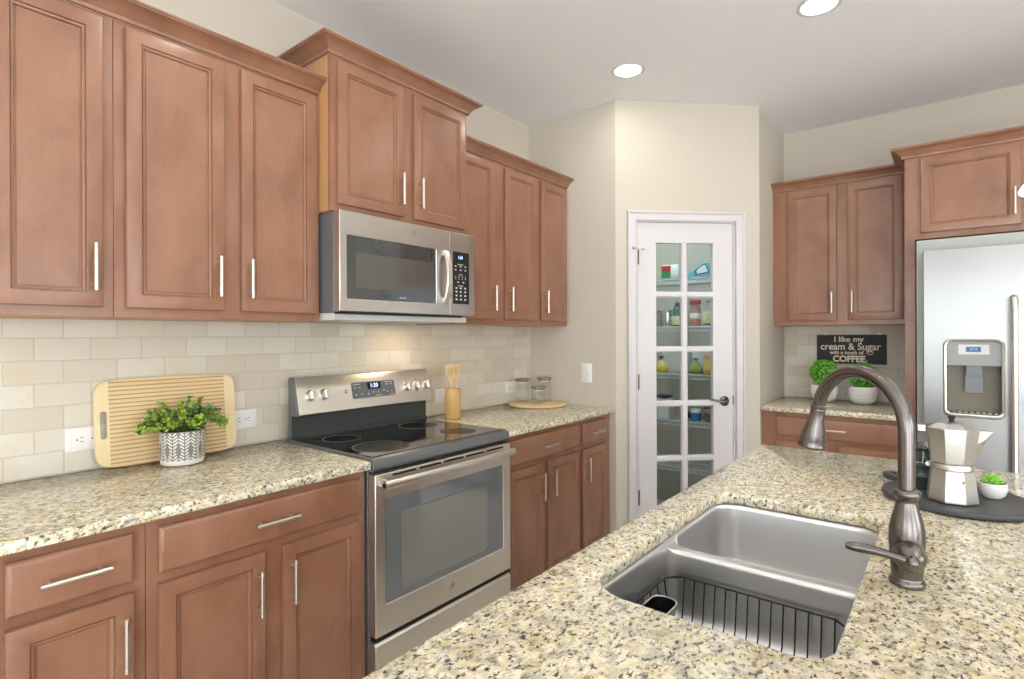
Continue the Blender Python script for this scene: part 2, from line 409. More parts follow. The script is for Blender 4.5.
def text(name, body, size, mat, parent, loc, rot, extrude=0.0006, offset=0.0, align='CENTER', shear=0.0, spacing=1.0):
    cu = bpy.data.curves.new(name, 'FONT'); cu.body = body; cu.size = size; cu.extrude = extrude; cu.offset = offset
    cu.align_x = align; cu.align_y = 'CENTER'; cu.shear = shear; cu.space_character = spacing; cu.resolution_u = 4
    tmp = bpy.data.objects.new('lettering_curve', cu); C.objects.link(tmp); bpy.context.view_layer.update()
    me = bpy.data.meshes.new_from_object(tmp.evaluated_get(bpy.context.evaluated_depsgraph_get())); bpy.data.objects.remove(tmp); bpy.data.curves.remove(cu)
    me.materials.clear(); me.materials.append(M[mat])
    o = bpy.data.objects.new(name, me); C.objects.link(o); o.parent = parent; o.location = loc; o.rotation_euler = rot
    return o

# ------------------------------------------------------------------ room shell
X1, ZC = 4.255, 2.775
XR = 2.97                                       # short return wall at the end of the stove run
PA, PB = Vector((2.97, -0.655, 0)), Vector((3.615, -1.307, 0))
YA = -1.307                                     # alcove wall beside the far cabinets
bm = B(); box(bm, ROOM['x0'] - .2, 4.45, ROOM['y0'] - .2, 0.2, -0.1, 0.0); struct('floor', bm, 'floor')
bm = B(); box(bm, ROOM['x0'] - .2, 4.45, ROOM['y0'] - .2, 0.2, ZC, ZC + .1); struct('ceiling', bm, 'ceiling')
bm = B(); box(bm, ROOM['x0'] - .2, 4.45, 0.0, 0.12, 0.0, ZC); struct('wall_back', bm, 'wall')
bm = B(); box(bm, X1, X1 + .12, ROOM['y0'], 0.0, 0.0, ZC); struct('wall_right', bm, 'wall')
bm = B(); box(bm, XR, XR + .10, PA.y, 0.0, 0.0, ZC); struct('wall_return', bm, 'wall')
bm = B(); box(bm, PB.x, X1, YA, YA + .10, 0.0, ZC); struct('wall_alcove', bm, 'wall')
# diagonal pantry wall with the door opening
dt = (PB - PA).normalized(); LW = (PB - PA).length; ROTP = math.atan2(dt.y, dt.x)
OP0, OP1, OPZ = 0.128, 0.752, 2.052
bm = B(); box(bm, 0, OP0, 0, .10, 0, ZC); box(bm, OP1, LW, 0, .10, 0, ZC); box(bm, OP0, OP1, 0, .10, OPZ, ZC)
bmesh.ops.remove_doubles(bm, verts=bm.verts, dist=1e-5)
o = struct('wall_pantry', bm, 'wall'); o.location = PA; o.rotation_euler = (0, 0, ROTP)
# the living side behind the camera
def wall_with_windows(name, fixed, lo, hi, wins, axis):
    bm = B(); cur = lo
    def seg(a, b, z0, z1):
        if b - a > 1e-4 and z1 - z0 > 1e-4:
            if axis == 'X': box(bm, a, b, fixed - .12, fixed, z0, z1)
            else: box(bm, fixed - .12, fixed, a, b, z0, z1)
    for a, b, z0, z1 in sorted(wins):
        seg(cur, a, 0, ZC); seg(a, b, 0, z0); seg(a, b, z1, ZC); cur = b
    seg(cur, hi, 0, ZC); struct(name, bm, 'wall')
wall_with_windows('wall_front', ROOM['y0'], ROOM['x0'], X1, WIN_BACK, 'X')
wall_with_windows('wall_left', ROOM['x0'], ROOM['y0'], 0.0, WIN_LEFT, 'Y')
k = 0
for wins, axis, fx in ((WIN_BACK, 'X', ROOM['y0']), (WIN_LEFT, 'Y', ROOM['x0'])):
    for a, b, z0, z1 in wins:
        k += 1; bm = B(); t = .05; m_ = (a + b) / 2
        for s0, s1, q0, q1 in ((a, a + t, z0, z1), (b - t, b, z0, z1), (a + t, b - t, z0, z0 + t), (a + t, b - t, z1 - t, z1), (m_ - t / 2, m_ + t / 2, z0 + t, z1 - t)):
            if axis == 'X': box(bm, s0, s1, fx - .09, fx - .03, q0, q1)
            else: box(bm, fx - .09, fx - .03, s0, s1, q0, q1)
        struct('window_%d' % k, bm, 'trim')
# tile splashbacks
bm = B(); box(bm, 0.0, XR - .001, -.010, -.0005, 0.915, 1.4135); struct('wall_tile_back', bm, 'tile_back')
bm = B(); box(bm, X1 - .010, X1 - .0005, -2.039, YA - .001, 0.915, 1.4135); struct('wall_tile_right', bm, 'tile_far')

# ------------------------------------------------------------------ cabinets
def rings_panel(bm, x0, x1, z0, z1, steps):
    """stack of rectangles (inset, y): a door or drawer front built from its back to its centre panel"""
    rs = [[(x0 + i, y, z0 + i), (x1 - i, y, z0 + i), (x1 - i, y, z1 - i), (x0 + i, y, z1 - i)] for i, y in steps]
    loft(bm, rs)
def door(parent, x0, x1, z0, z1, yf, name='door', label=None):
    bm = B(); T = .019
    rings_panel(bm, x0, x1, z0, z1, [(0, yf - .0018), (0, yf - T + .004), (.0015, yf - T + .001), (.005, yf - T), (.0395, yf - T), (.0405, yf - T + .0055), (.0425, yf - T + .0055), (.0435, yf - T + .0025), (.048, yf - T + .004), (.0505, yf - T + .0105), (.0535, yf - T + .0105), (.0545, yf - T + .0090)])
    return obj(name, bm, 'wood', parent, smooth=25)
def drawer(parent, x0, x1, z0, z1, yf):
    bm = B(); T = .019
    rings_panel(bm, x0, x1, z0, z1, [(0, yf - .0018), (0, yf - T + .007), (.002, yf - T + .005), (.008, yf - T + .0005), (.010, yf - T)])
    return obj('drawer', bm, 'wood', parent, smooth=25)
def handle(parent, x, z, yf, length=.135, vertical=True):
    """bar pull: x,z = its centre, yf = face it stands on"""
    bm = B(); h = length / 2; s = .048; st = .030
    d = (lambda t: (x, 0, z + t)) if vertical else (lambda t: (x + t, 0, z))
    P = lambda t, y: (d(t)[0], y, d(t)[2])
    cyl(bm, P(-h, yf - st), P(h, yf - st), .006, 12, bev=.001)
    for t in (-s, s): cyl(bm, P(t, yf - .0003), P(t, yf - st), .0042, 10)
    return obj('handle', bm, 'nickel', parent)
def cabinet(label, loc, rot, width, depth, z0, z1, doors=(), drawers=(), group=None, toe=False, name='wall_cabinet', cat='kitchen cabinet', hz=None):
    t = thing(name, label, cat, loc, rot, group)
    bm = B(); zb = z0 + (.10 if toe else 0)
    box(bm, .0006, width - .0006, -depth, -.0025, zb, z1)
    if toe: box(bm, .0006, width - .0006, -depth + .07, -.0025, z0, zb)
    obj('body', bm, 'wood', t, bevel=.0008)
    if z0 > 1:
        bm = B(); box(bm, .002, width - .002, -depth + .019, -.0035, z0 - .0012, z0 + .0008); q = obj('bottom_panel', bm, 'sidewood', t); q['label'] = 'pale unstained underside'
    for x0, x1, a, b, side in doors:
        d = door(t, x0, x1, a, b, -depth)
        hx = x1 - .024 if side == 'R' else x0 + .024
        up_ = (a + .045 + .0675) if hz is None else (b - .045 - .0675)
        handle(d, hx, up_, -depth - .019)
    for x0, x1, a, b in drawers:
        d = drawer(t, x0, x1, a, b, -depth)
        handle(d, (x0 + x1) / 2, (a + b) / 2, -depth - .019, vertical=False)
    return t
CROWN = [(.0005, 0), (.010, 0), (.013, .006), (.013, .011), (.016, .014), (.021, .021), (.030, .031), (.041, .039), (.052, .044), (.056, .045), (.056, .049), (.060, .051), (.060, .057), (.0005, .057)]
def crown(path, z, h, parent=None, off=None, name='crown', k=1.0):
    """moulding swept along a polyline (outside on the right-hand side of travel), mitred"""
    pts = [Vector(p) for p in path]; rings = []
    for i, p in enumerate(pts):
        d0 = (pts[i] - pts[i - 1]).normalized() if i else (pts[1] - pts[0]).normalized()
        d1 = (pts[i + 1] - pts[i]).normalized() if i < len(pts) - 1 else d0
        n0, n1 = Vector((d0.y, -d0.x)), Vector((d1.y, -d1.x)); m = (n0 + n1); m = m / m.dot(n0)
        rings.append([(p.x + m.x * a * k, p.y + m.y * a * k, z + b / .057 * h) for a, b in CROWN])
    bm = B(); loft(bm, rings)
    return obj(name, bm, 'wood', parent, off, smooth=30)
ZU0, ZU1, ZD0, ZD1 = 1.4135, 2.297, 1.442, 2.2816
FD = .305
# upper run on the stove wall, left of the microwave
cabinet('single-door upper cabinet at the left edge of the photo', (.222, 0, 0), 0, .301, FD, ZU0, ZU1, [(.030, .272, ZD0, ZD1, 'R')], group='upper cabinets')
cabinet('tall two-door upper cabinet left of the microwave, above the cutting board', (.523, 0, 0), 0, .674, FD, ZU0, ZU1, [(.028, .311, ZD0, ZD1, 'R'), (.368, .652, ZD0, ZD1, 'L')], group='upper cabinets')
c = crown([(.222, -FD), (1.1945, -FD)], 2.2975, .052, name='crown_molding', off=(.222, -FD, 2.2975)); c.location = (.222, -FD, 2.2975)
tag(c, 'wood crown molding over the two upper cabinets left of the microwave', 'crown molding', kind='thing')
# raised cabinet over the microwave
MD = .382
t = cabinet('raised short two-door cabinet directly above the microwave', (1.1990, 0, 0), 0, .7575, MD, 1.838, 2.438, [(.026, .348, 1.867, 2.4205, 'R'), (.408, .730, 1.867, 2.4205, 'L')], group='upper cabinets')
bm = B(); box(bm, -.0016, .0004, -MD + .016, -.004, 1.8385, 2.4375); q = obj('side_panel', bm, 'sidewood', t); q['label'] = 'tan unstained side panel'
crown([(-.0018, -.003), (-.0018, -MD), (.7595, -MD), (.7595, -.003)], 2.4385, .054, t, k=.98)
# upper run right of the microwave
cabinet('two-door upper cabinet right of the microwave, above the utensil crock', (1.9572, 0, 0), 0, .6925, FD, ZU0, ZU1, [(.012, .282, ZD0, ZD1, 'R'), (.375, .669, ZD0, ZD1, 'L')], group='upper cabinets')
cabinet('narrow one-door upper cabinet in the corner above the glass jars', (2.6503, 0, 0), 0, .3187, FD, ZU0, ZU1, [(.021, .292, ZD0, ZD1, 'L')], group='upper cabinets')
c = crown([(1.9575, -FD), (2.969, -FD)], 2.2975, .052, name='crown_molding', off=(1.9575, -FD, 2.2975)); c.location = (1.9575, -FD, 2.2975)
tag(c, 'wood crown molding over the upper cabinets right of the microwave', 'crown molding', kind='thing')
# base run on the stove wall
BD = .61
BDR = (.737, .858)
cabinet('narrow base cabinet with one drawer over one door, at the left edge', (.205, 0, 0), 0, .302, BD, 0, .8835, [(.031, .272, .13, .709, 'R')], [(.032, .273, *BDR)], 'base cabinets', True, 'base_cabinet', hz='top')
cabinet('wide base cabinet left of the stove, one long drawer over two doors', (.5075, 0, 0), 0, .678, BD, 0, .8835, [(.025, .308, .13, .709, 'R'), (.366, .648, .13, .709, 'L')], [(.027, .648, *BDR)], 'base cabinets', True, 'base_cabinet', hz='top')
cabinet('base cabinet right of the stove, one long drawer over two doors', (1.953, 0, 0), 0, .665, BD, 0, .8835, [(.028, .299, .13, .711, 'R'), (.348, .641, .13, .711, 'L')], [(.028, .644, *BDR)], 'base cabinets', True, 'base_cabinet', hz='top')
cabinet('narrow base cabinet against the return wall, small drawer over one door', (2.6185, 0, 0), 0, .350, BD, 0, .8835, [(.021, .278, .13, .711, 'L')], [(.021, .278, *BDR)], 'base cabinets', True, 'base_cabinet', hz='top')
# far wall (faces -X): local x runs towards the camera side
RF = -PI / 2
cabinet('base cabinet on the far wall under the topiary plants, drawer over two doors', (X1, YA - .001, 0), RF, .731, BD, 0, .8835, [(.085, .361, .13, .709, 'R'), (.418, .701, .13, .709, 'L')], [(.085, .702, *BDR)], 'base cabinets', True, 'base_cabinet', hz='top')
t = cabinet('two-door upper cabinet on the far wall, over the coffee sign', (X1, YA - .001, 0), RF, .731, FD, ZU0, ZU1, [(.091, .370, ZD0, ZD1, 'R'), (.430, .708, ZD0, ZD1, 'L')], group='upper cabinets')
crown([(.0005, -FD), (.730, -FD)], 2.2975, .052, t)
# refrigerator surround: side panels plus the cabinet above
FE = .615
t = thing('refrigerator_surround', 'tall wood surround around the refrigerator, cabinet doors over it', 'kitchen cabinet', (X1, -2.0405, 0), RF)
bm = B(); box(bm, 0, .046, -FE, -.0025, 0, 1.8585); obj('side_panel', bm, 'wood', t, bevel=.0008)
bm = B(); box(bm, .927, .973, -FE, -.0025, 0, 1.8585); obj('side_panel', bm, 'wood', t, bevel=.0008)
bm = B(); box(bm, 0, .973, -FE, -.0025, 1.859, ZU1); obj('body', bm, 'wood', t, bevel=.0008)
for a, b, s in ((.070, .462, 'R'), (.512, .903, 'L')):
    d = door(t, a, b, 1.891, ZD1, -FE); handle(d, b - .024 if s == 'R' else a + .024, 2.0015, -FE - .019)
crown([(-.0005, -.382), (-.0005, -FE), (.9735, -FE), (.9735, -.003)], 2.2975, .055, t)

# ------------------------------------------------------------------ countertops
def slab(name, label, poly, z0, z1, holes=(), off=None, ease=.006):
    """stone slab with eased edges; poly/holes are functions inset -> outline"""
    bm = B(); tops = []; bots = []
    for f, sg in [(poly, 1)] + [(h, -1) for h in holes]:
        prof = [(ease, z0), (ease * .3, z0 + ease * .3), (0, z0 + ease), (0, z1 - ease), (ease * .3, z1 - ease * .3), (ease, z1)]
        R = [[bm.verts.new((x, y, z)) for x, y in f(i * sg)] for i, z in prof]
        n = len(R[0])
        for a, b in zip(R, R[1:]):
            for i in range(n): bm.faces.new((a[i], a[(i + 1) % n], b[(i + 1) % n], b[i]))
        bots.append(R[0]); tops.append(R[-1])
    fill_between(bm, tops); fill_between(bm, bots)
    o = obj(name, bm, 'granite', off=off, smooth=50); o.location = off
    return tag(o, label, 'countertop')
def rect(x0, x1, y0, y1, r=.004, seg=2): return lambda i: rrect(x0 + i, x1 - i, y0 + i, y1 - i, max(r - i, .0008), seg)
CT = (.884, .914)
slab('countertop', 'speckled granite countertop left of the stove, under the cutting board', rect(.205, 1.1865, -.648, -.0105), *CT, off=(.205, -.648, .884))
slab('countertop', 'speckled granite countertop between the stove and the return wall, under the jars', rect(1.952, 2.9685, -.648, -.0105), *CT, off=(1.952, -.648, .884))
slab('countertop', 'speckled granite countertop on the far wall under the topiary plants', rect(3.607, X1 - .0105, -2.0385, YA - .0015), *CT, off=(3.607, -2.0385, .884))
IX0, IX1, IY0, IY1 = .30, 2.348, -2.78, -1.638
SX0, SX1, SY0, SY1 = .833, 1.572, -2.108, -1.726
hole = lambda i: rrect(SX0 + i, SX1 - i, SY0 + i, SY1 - i, [.05 - i, .055 - i, .06 - i, .085 - i], 8)
slab('island_countertop', 'large granite island countertop with the sink cut into it', rect(IX0, IX1, IY0, IY1, .02, 5), *CT, holes=[hole], off=(IX0, IY0, .884))
# island base
t = thing('island_cabinet', 'wood island cabinet below the sink countertop', 'kitchen island', (IX0, IY1, 0))
bm = B(); x0, x1, y0, y1 = IX0 + .03, IX1 - .03, -2.42, -1.668
for a in ((x0, x1, y1 - .019, y1, .1, .8835), (x0, x1, y0, y0 + .019, .1, .8835), (x0, x0 + .019, y0 + .019, y1 - .019, .1, .8835), (x1 - .019, x1, y0 + .019, y1 - .019, .1, .8835), (x0, x1, y0, y1, .08, .0999), (x0 + .05, x1 - .05, y0 + .05, y1 - .07, 0, .0799)): box(bm, *a)
obj('body', bm, 'wood', t, off=(IX0, IY1, 0))
def flip(o, dx, dy):                       # turn a front so that it faces +Y
    o.data.transform(Matrix.Translation((dx, dy, 0)) @ Matrix.Rotation(PI, 4, 'Z'))
for i in range(4):
    a = .03 + i * .49
    d = door(t, a, a + .45, .13, .85, 0); hd = handle(d, a + (.024 if i % 2 else .426), .75, -.019)
    for q in (d, hd): flip(q, 1.988 + .03, -.0295)

# ------------------------------------------------------------------ sink
def ring(f, z): return [(x, y, z) for x, y in f]
t = thing('sink', 'undermount double-bowl stainless steel sink set in the island', 'sink', (1.2, -1.917, .6985))
OFF = (1.2, -1.917, .6985)
rad = [.055, .06, .065, .09]
so = lambda i: rrect(SX0 - .011 + i, SX1 + .011 - i, SY0 - .011 + i, SY1 + .011 - i, [max(r - i, .01) for r in rad], 8)
DX0, DX1, ZS, ZF = 1.2185, 1.2345, .862, .700
ZT = .8828
bL = lambda i: rrect(SX0 - .007 + i, DX0 - i, SY0 - .007 + i, SY1 + .007 - i, [max(q - i, .012) for q in (.055, .034, .034, .09)], 10)
bR = lambda i: rrect(DX1 + i, SX1 + .007 - i, SY0 - .007 + i, SY1 + .007 - i, [max(q - i, .012) for q in (.034, .06, .065, .034)], 10)
def lip(x, side):                                     # height of the bowl's edge: low along the divider, up to the stone elsewhere
    d_ = (DX0 - x) if side < 0 else (x - DX1)
    q = min(1, max(0, (d_ - .002) / .034)); q = q * q * (3 - 2 * q)
    return ZS + (ZT - ZS) * q
def lring(f, side, drop): return [(x, y, lip(x, side) - drop) for x, y in f]
bm = B()
R = loft(bm, [ring(so(-.018), .8795), ring(so(-.018), ZT), ring(so(0), ZT)], cap0=False, cap1=False)
LL = [bm.verts.new(p) for p in lring(bL(0), -1, 0)]; RL = [bm.verts.new(p) for p in lring(bR(0), 1, 0)]
fill_between(bm, [R[-1], LL, RL])
obj('rim', bm, 'sinksteel', t, off=OFF, smooth=60)
for f, cx, sd_ in ((bL, 1.02, -1), (bR, 1.41, 1)):
    bm = B()
    rings = [lring(f(0), sd_, 0), lring(f(.0025), sd_, .0006), lring(f(.005), sd_, .0025), lring(f(.0065), sd_, .006), lring(f(.0075), sd_, .012)]
    rings += [ring(f(i), z) for i, z in ((.010, ZF + .10), (.012, ZF + .056), (.014, ZF + .042), (.019, ZF + .026), (.028, ZF + .013), (.041, ZF + .004), (.056, ZF), (.075, ZF - .0005))]
    loft(bm, rings, cap0=False)
    b = obj('basin', bm, 'sinksteel', t, off=OFF, smooth=60)
    bm = B(); lathe(bm, [(.057, 0), (.057, .002), (.046, .003), (.042, -.001), (.040, -.001)], (cx, -1.92, ZF + .0005), 32, cap0=False)
    d = obj('drain', bm, 'chrome', b, off=OFF, smooth=60)
    bm = B(); lathe(bm, [(.0395, 0), (.0395, .002), (.02, .003)], (cx, -1.92, ZF + .0006), 32); obj('drain_stopper', bm, 'rubber', b, off=OFF)
# wire basket in the near bowl
tb = thing('sink_basket', 'black wire basket standing in the near bowl of the sink', 'sink basket', (1.02, -1.917, ZF)); OB = (1.02, -1.917, ZF)
gx0, gx1, gy0, gy1, gz = .862, 1.197, -2.092, -1.735, .812
def chamf(x0, x1, y0, y1, c): return [(x0 + c, y0), (x1 - c, y0), (x1, y0 + c), (x1, y1 - c), (x1 - c, y1), (x0 + c, y1), (x0, y1 - c), (x0, y0 + c)]
bm = B(); tube(bm, [(x, y, gz) for x, y in chamf(gx0, gx1, gy0, gy1, .03)], .0022, 8, closed=True); obj('rim_wire', bm, 'gridwire', tb, off=OB)
ys = [gy0 + .03 + i * .0226 for i in range(14)]
for y in ys:
    bm = B(); tube(bm, [(gx1, y, gz), (gx1 - .012, y, ZF + .035), (gx1 - .022, y, ZF + .016), (gx1 - .04, y, ZF + .009), (gx0 + .04, y, ZF + .009), (gx0 + .022, y, ZF + .016), (gx0 + .012, y, ZF + .035), (gx0, y, gz)], .0016, 6)
    obj('wire', bm, 'gridwire', tb, off=OB)
for i in range(8):
    x = gx0 + .045 + i * .0365
    bm = B(); tube(bm, [(x, gy0, gz), (x, gy0 + .012, ZF + .035), (x, gy0 + .022, ZF + .017), (x, gy0 + .04, ZF + .0125), (x, gy1 - .04, ZF + .0125), (x, gy1 - .022, ZF + .017), (x, gy1 - .012, ZF + .035), (x, gy1, gz)], .0016, 6)
    obj('wire', bm, 'gridwire', tb, off=OB)
# cutlery cup in the corner of the basket
tc_ = thing('cutlery_cup', 'black cutlery cup with a metal rim in the corner of the wire sink basket', 'cup', (1.065, -1.768, ZF + .0142)); OC = (1.065, -1.768, ZF + .0142)
cup = lambda i: rrect(1.012 + i, 1.106 - i, -1.796 + i, -1.740 - i, max(.024 - i, .004), 6)
bm = B(); loft(bm, [ring(cup(.015), ZF + .0142), ring(cup(0), .800), ring(cup(.003), .800), ring(cup(.018), ZF + .02)]); obj('cup_body', bm, 'rubber', tc_, off=OC, smooth=40)
bm = B(); tube(bm, ring(cup(.001), .8012), .0015, 8, closed=True); obj('cup_rim', bm, 'sinksteel', tc_, off=OC)

# ------------------------------------------------------------------ faucet
fx, fy = 1.188, -2.174
t = thing('faucet', 'brushed bronze gooseneck pull-down faucet beside the sink', 'faucet', (fx, fy, .9145)); OF = (fx, fy, .9145)
Z0 = .9145
bm = B()
lathe(bm, [(0.0246, 0), (0.0271, .001), (0.0275, .006), (0.0262, .010), (0.0238, .012), (0.0234, .016), (0.0242, .020), (0.0250, .040), (0.0267, .065), (0.0275, .082), (0.0267, .098), (0.0234, .115), (0.0193, .130), (0.0160, .143), (0.0152, .149), (0.0168, .151), (0.0176, .153), (0.0209, .156), (0.0217, .160), (0.0209, .164), (0.0172, .167), (0.0148, .168)], (fx, fy, Z0), 40)
obj('faucet_body', bm, 'bronze', t, off=OF, smooth=50)
aS, RR, zc_, be = math.radians(52.1), .1010, 1.1816, math.radians(13.3)
d = Vector((math.cos(aS), math.sin(aS), 0))
arc = [Vector((fx, fy, Z0 + .166)), Vector((fx, fy, 1.13))]
for i in range(33):
    b = PI + (be - PI) * i / 32; arc.append(Vector((fx, fy, zc_)) + d * RR * (1 + math.cos(b)) + Vector((0, 0, RR * math.sin(b))))
bm = B(); tube(bm, arc, .0130, 20); obj('spout', bm, 'bronze', t, off=OF, smooth=50)
end = arc[-1]; tn = (d * math.sin(be) - Vector((0, 0, math.cos(be)))).normalized()
bm = B(); MT = frame_to(tn)
lathe(bm, [(0.0132, -.004), (0.0148, -.003), (0.0151, .001), (0.0148, .005), (0.0136, .006), (0.0145, .008), (0.0141, .010), (0.0145, .020), (0.0180, .040), (0.0233, .060), (0.0255, .074), (0.0257, .082), (0.0273, .085), (0.0282, .088), (0.0273, .091), (0.0229, .092), (0.0211, .086)], end, 36, mat=MT)
h = obj('spray_head', bm, 'bronze', t, off=OF, smooth=50)
bm = B(); lathe(bm, [(.0205, .0865), (.0205, .0885), (.017, .089)], end, 32, mat=MT); obj('nozzle', bm, 'rubber', h, off=OF)
ax = Vector((math.cos(math.radians(190)), math.sin(math.radians(190)), 0)); hc = Vector((fx, fy, Z0 + .060))
bm = B(); lathe(bm, [(0.0227, .014), (0.0248, .026), (0.0252, .033), (0.0239, .036), (0.0237, .039), (0.0220, .047), (0.0172, .054), (0.0118, .058), (0.0105, .060), (0.0102, .064), (0.0084, .070), (0.0046, .0735), (0.0008, .0742)], hc, 32, mat=frame_to(ax))
hb = obj('valve_cap', bm, 'bronze', t, off=OF, smooth=50)
hs = hc + ax * .058
ld = Vector((-.05, .99, .075)).normalized()
bm = B(); n = 12
tube(bm, [hs + ld * (.004 + .092 * i / n) + Vector((0, 0, .003 * math.sin(PI * i / n))) for i in range(n + 1)], .006, 12, radii=[.0085, .0078, .0072, .0070, .0071, .0074, .0078, .0082, .0085, .0086, .0085, .0078, .0052])
obj('lever', bm, 'bronze', t, off=OF, smooth=60)

# ------------------------------------------------------------------ range (stove)
SXA, SXB = 1.1905, 1.9485
OS = (SXA, -.66, 0)
t = thing('range', 'freestanding electric range with warm grey steel front and black glass cooktop', 'stove', OS)
bm = B(); box(bm, SXA + .002, SXB - .002, -.618, -.07, .03, .873); obj('body', bm, 'greyside', t, off=OS, bevel=.002)
for x in (SXA + .06, SXB - .06):
    bm = B(); cyl(bm, (x, -.55, 0), (x, -.55, .03), .018); obj('foot', bm, 'black', t, off=OS)
# cooktop: frame with front lip, glass inlay
bm = B(); prism(bm, [(-.652, .884), (-.652, .906), (-.646, .9165), (-.632, .921), (-.072, .921), (-.072, .8735), (-.640, .8735)], SXA, SXB, 'X'); ct = obj('cooktop', bm, 'greyenamel', t, off=OS, bevel=.0015)
bm = B(); box(bm, SXA + .014, SXB - .014, -.628, -.100, .9212, .9238); gl = obj('glass_top', bm, 'blackglass', ct, off=OS, bevel=.001)
def ringdisc(bm, c, r, w_, z):
    lathe(bm, [(r, 0), (r, .0003), (r - w_, .0003), (r - w_, 0)], (c[0], c[1], z), 48, cap0=False, cap1=False)
for c_, r_ in (((1.345, -.50), .112), ((1.345, -.235), .078), ((1.77, -.50), .085), ((1.77, -.235), .095)):
    bm = B(); ringdisc(bm, c_, r_, .0022, .9239); br_ = obj('burner_ring', bm, 'dispgrey', ct, off=OS)
    bm = B(); lathe(bm, [(r_ - .0025, 0), (r_ - .0025, .0002), (.001, .00021)], (*c_, .9239), 48); obj('burner_zone', bm, 'burner', br_, off=OS)
bm = B(); box(bm, SXA + .01, SXB - .01, -.640, -.60, .8645, .8730); obj('vent_channel', bm, 'black', t, off=OS)
# backguard
bm = B(); prism(bm, [(-.070, .9215), (-.099, .9215), (-.099, .936), (-.092, .940), (-.092, 1.022), (-.070, 1.022)], 1.202, 1.9475, 'X'); obj('backguard', bm, 'darkenamel', t, off=OS, bevel=.0012)
bm = B(); prof = [(-.066, 1.0225), (-.131, 1.0225), (-.1335, 1.027), (-.100, 1.176), (-.094, 1.1815), (-.072, 1.1815), (-.066, 1.176)]
prism(bm, prof, 1.2125, 1.9475, 'X'); cp = obj('control_panel', bm, 'slate', t, off=OS, bevel=.0012)
bm = B(); prism(bm, [(a, b) for a, b in ((-.064, .9225), (-.090, .9225), (-.090, 1.020), (-.130, 1.0205), (-.1325, 1.027), (-.099, 1.1765), (-.093, 1.182), (-.072, 1.182), (-.064, 1.176))], 1.2015, 1.2124, 'X'); obj('end_cap', bm, 'greyenamel', t, off=OS, bevel=.0015)
ft = (Vector((0, -.100, 1.176)) - Vector((0, -.1335, 1.027))); FH = ft.length; fu = ft.normalized(); fn = Vector((0, -fu.z, fu.y))   # face up direction, outward normal
def onface(x, v, lift=0): return Vector((x, -.1335, 1.027)) + fu * v + fn * lift
FR = Matrix(((1, 0, 0), (0, fu.y, fn.y), (0, fu.z, fn.z)))         # columns: x, up, normal
def faceplate(bm, x0, x1, v0, v1, r, lift, th):
    L = rrect(x0, x1, v0, v1, r, 5); loft(bm, [[onface(a, b, lift) for a, b in L], [onface(a, b, lift + th) for a, b in L]])
for x in (1.2705, 1.3375, 1.797, 1.860, 1.925):
    bm = B(); c0 = onface(x, .078, .0006)
    lathe(bm, [(.0235, 0), (.0235, .003), (.0215, .004), (.0205, .019), (.0185, .022), (.001, .0222)], c0, 28, mat=FR)
    kb = obj('knob', bm, 'knobmetal', cp, off=OS, smooth=40)
    bm = B(); L = [Vector((a, b, 0)) for a, b in rrect(-.0055, .0055, -.020, .020, .004, 4)]
    loft(bm, [[c0 + FR @ (p + Vector((0, 0, h_))) for p in L] for h_ in (.0222, .030)]); obj('grip', bm, 'knobmetal', kb, off=OS, bevel=.001)
    bm = B(); faceplate(bm, x - .002, x + .002, .110, .114, .001, .0003, .0003); obj('legend_mark', bm, 'black', cp, off=OS)
bm = B(); faceplate(bm, 1.474, 1.724, .040, .120, .010, .0003, .0012); fr = obj('touch_frame', bm, 'legend', cp, off=OS)
bm = B(); faceplate(bm, 1.4765, 1.7215, .0425, .1175, .008, .0006, .0014); tp = obj('touch_panel', bm, 'panelgrey', cp, off=OS)
bm = B(); faceplate(bm, 1.563, 1.638, .082, .113, .003, .0021, .0004); ds = obj('display', bm, 'lcdbg', cp, off=OS)
er = math.atan2(fu.z, fu.y)
text('clock_digits', '1:20', .027, 'lcd', ds, onface(1.6005, .0975, .0027) - Vector(OS), (er, 0, 0), .0003, .0004)
bm = B()
for x, v in [(1.495, .092), (1.52, .092), (1.497, .060), (1.53, .062), (1.565, .060), (1.595, .066), (1.62, .064), (1.655, .070), (1.675, .098), (1.70, .098), (1.675, .064), (1.70, .064)]:
    faceplate(bm, x - .004, x + .004, v - .0025, v + .0025, .001, .0021, .0003)
for x0, x1, v in ((1.485, 1.525, .107), (1.665, 1.71, .109), (1.69, 1.712, .050), (1.60, 1.64, .050)): faceplate(bm, x0, x1, v - .0012, v + .0012, .0005, .0021, .0003)
o = obj('button_legends', bm, 'legend', tp, off=OS)
bm = B(); faceplate(bm, 1.441, 1.452, .073, .078, .001, .0003, .0004); faceplate(bm, 1.441, 1.452, .082, .087, .001, .0003, .0004); obj('indicator_lights', bm, 'black', cp, off=OS)
# oven door
DXA, DXB, DZ0, DZ1 = SXA + .003, SXB - .003, .290, .8636
WX0, WX1, WZ0, WZ1 = 1.236, 1.896, .396, .772
bm = B(); prism(bm, [(DXA, DZ0), (DXB, DZ0), (DXB, DZ1), (DXA, DZ1)], -.660, -.622, 'Y', holes=[rrect(WX0, WX1, WZ0, WZ1, .006, 3)])
od = obj('oven_door', bm, 'slate', t, off=OS, bevel=.0025)
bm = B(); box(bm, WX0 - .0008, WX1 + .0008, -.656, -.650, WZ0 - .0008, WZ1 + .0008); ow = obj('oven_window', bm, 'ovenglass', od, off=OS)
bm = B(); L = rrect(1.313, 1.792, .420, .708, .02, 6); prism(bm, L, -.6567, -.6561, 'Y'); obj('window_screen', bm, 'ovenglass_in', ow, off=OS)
bm = B(); tube(bm, [(a, -.6567, b) for a, b in rrect(1.313, 1.792, .420, .708, .02, 6)], .0016, 6, closed=True); obj('screen_border', bm, 'greyside', ow, off=OS)
bm = B()
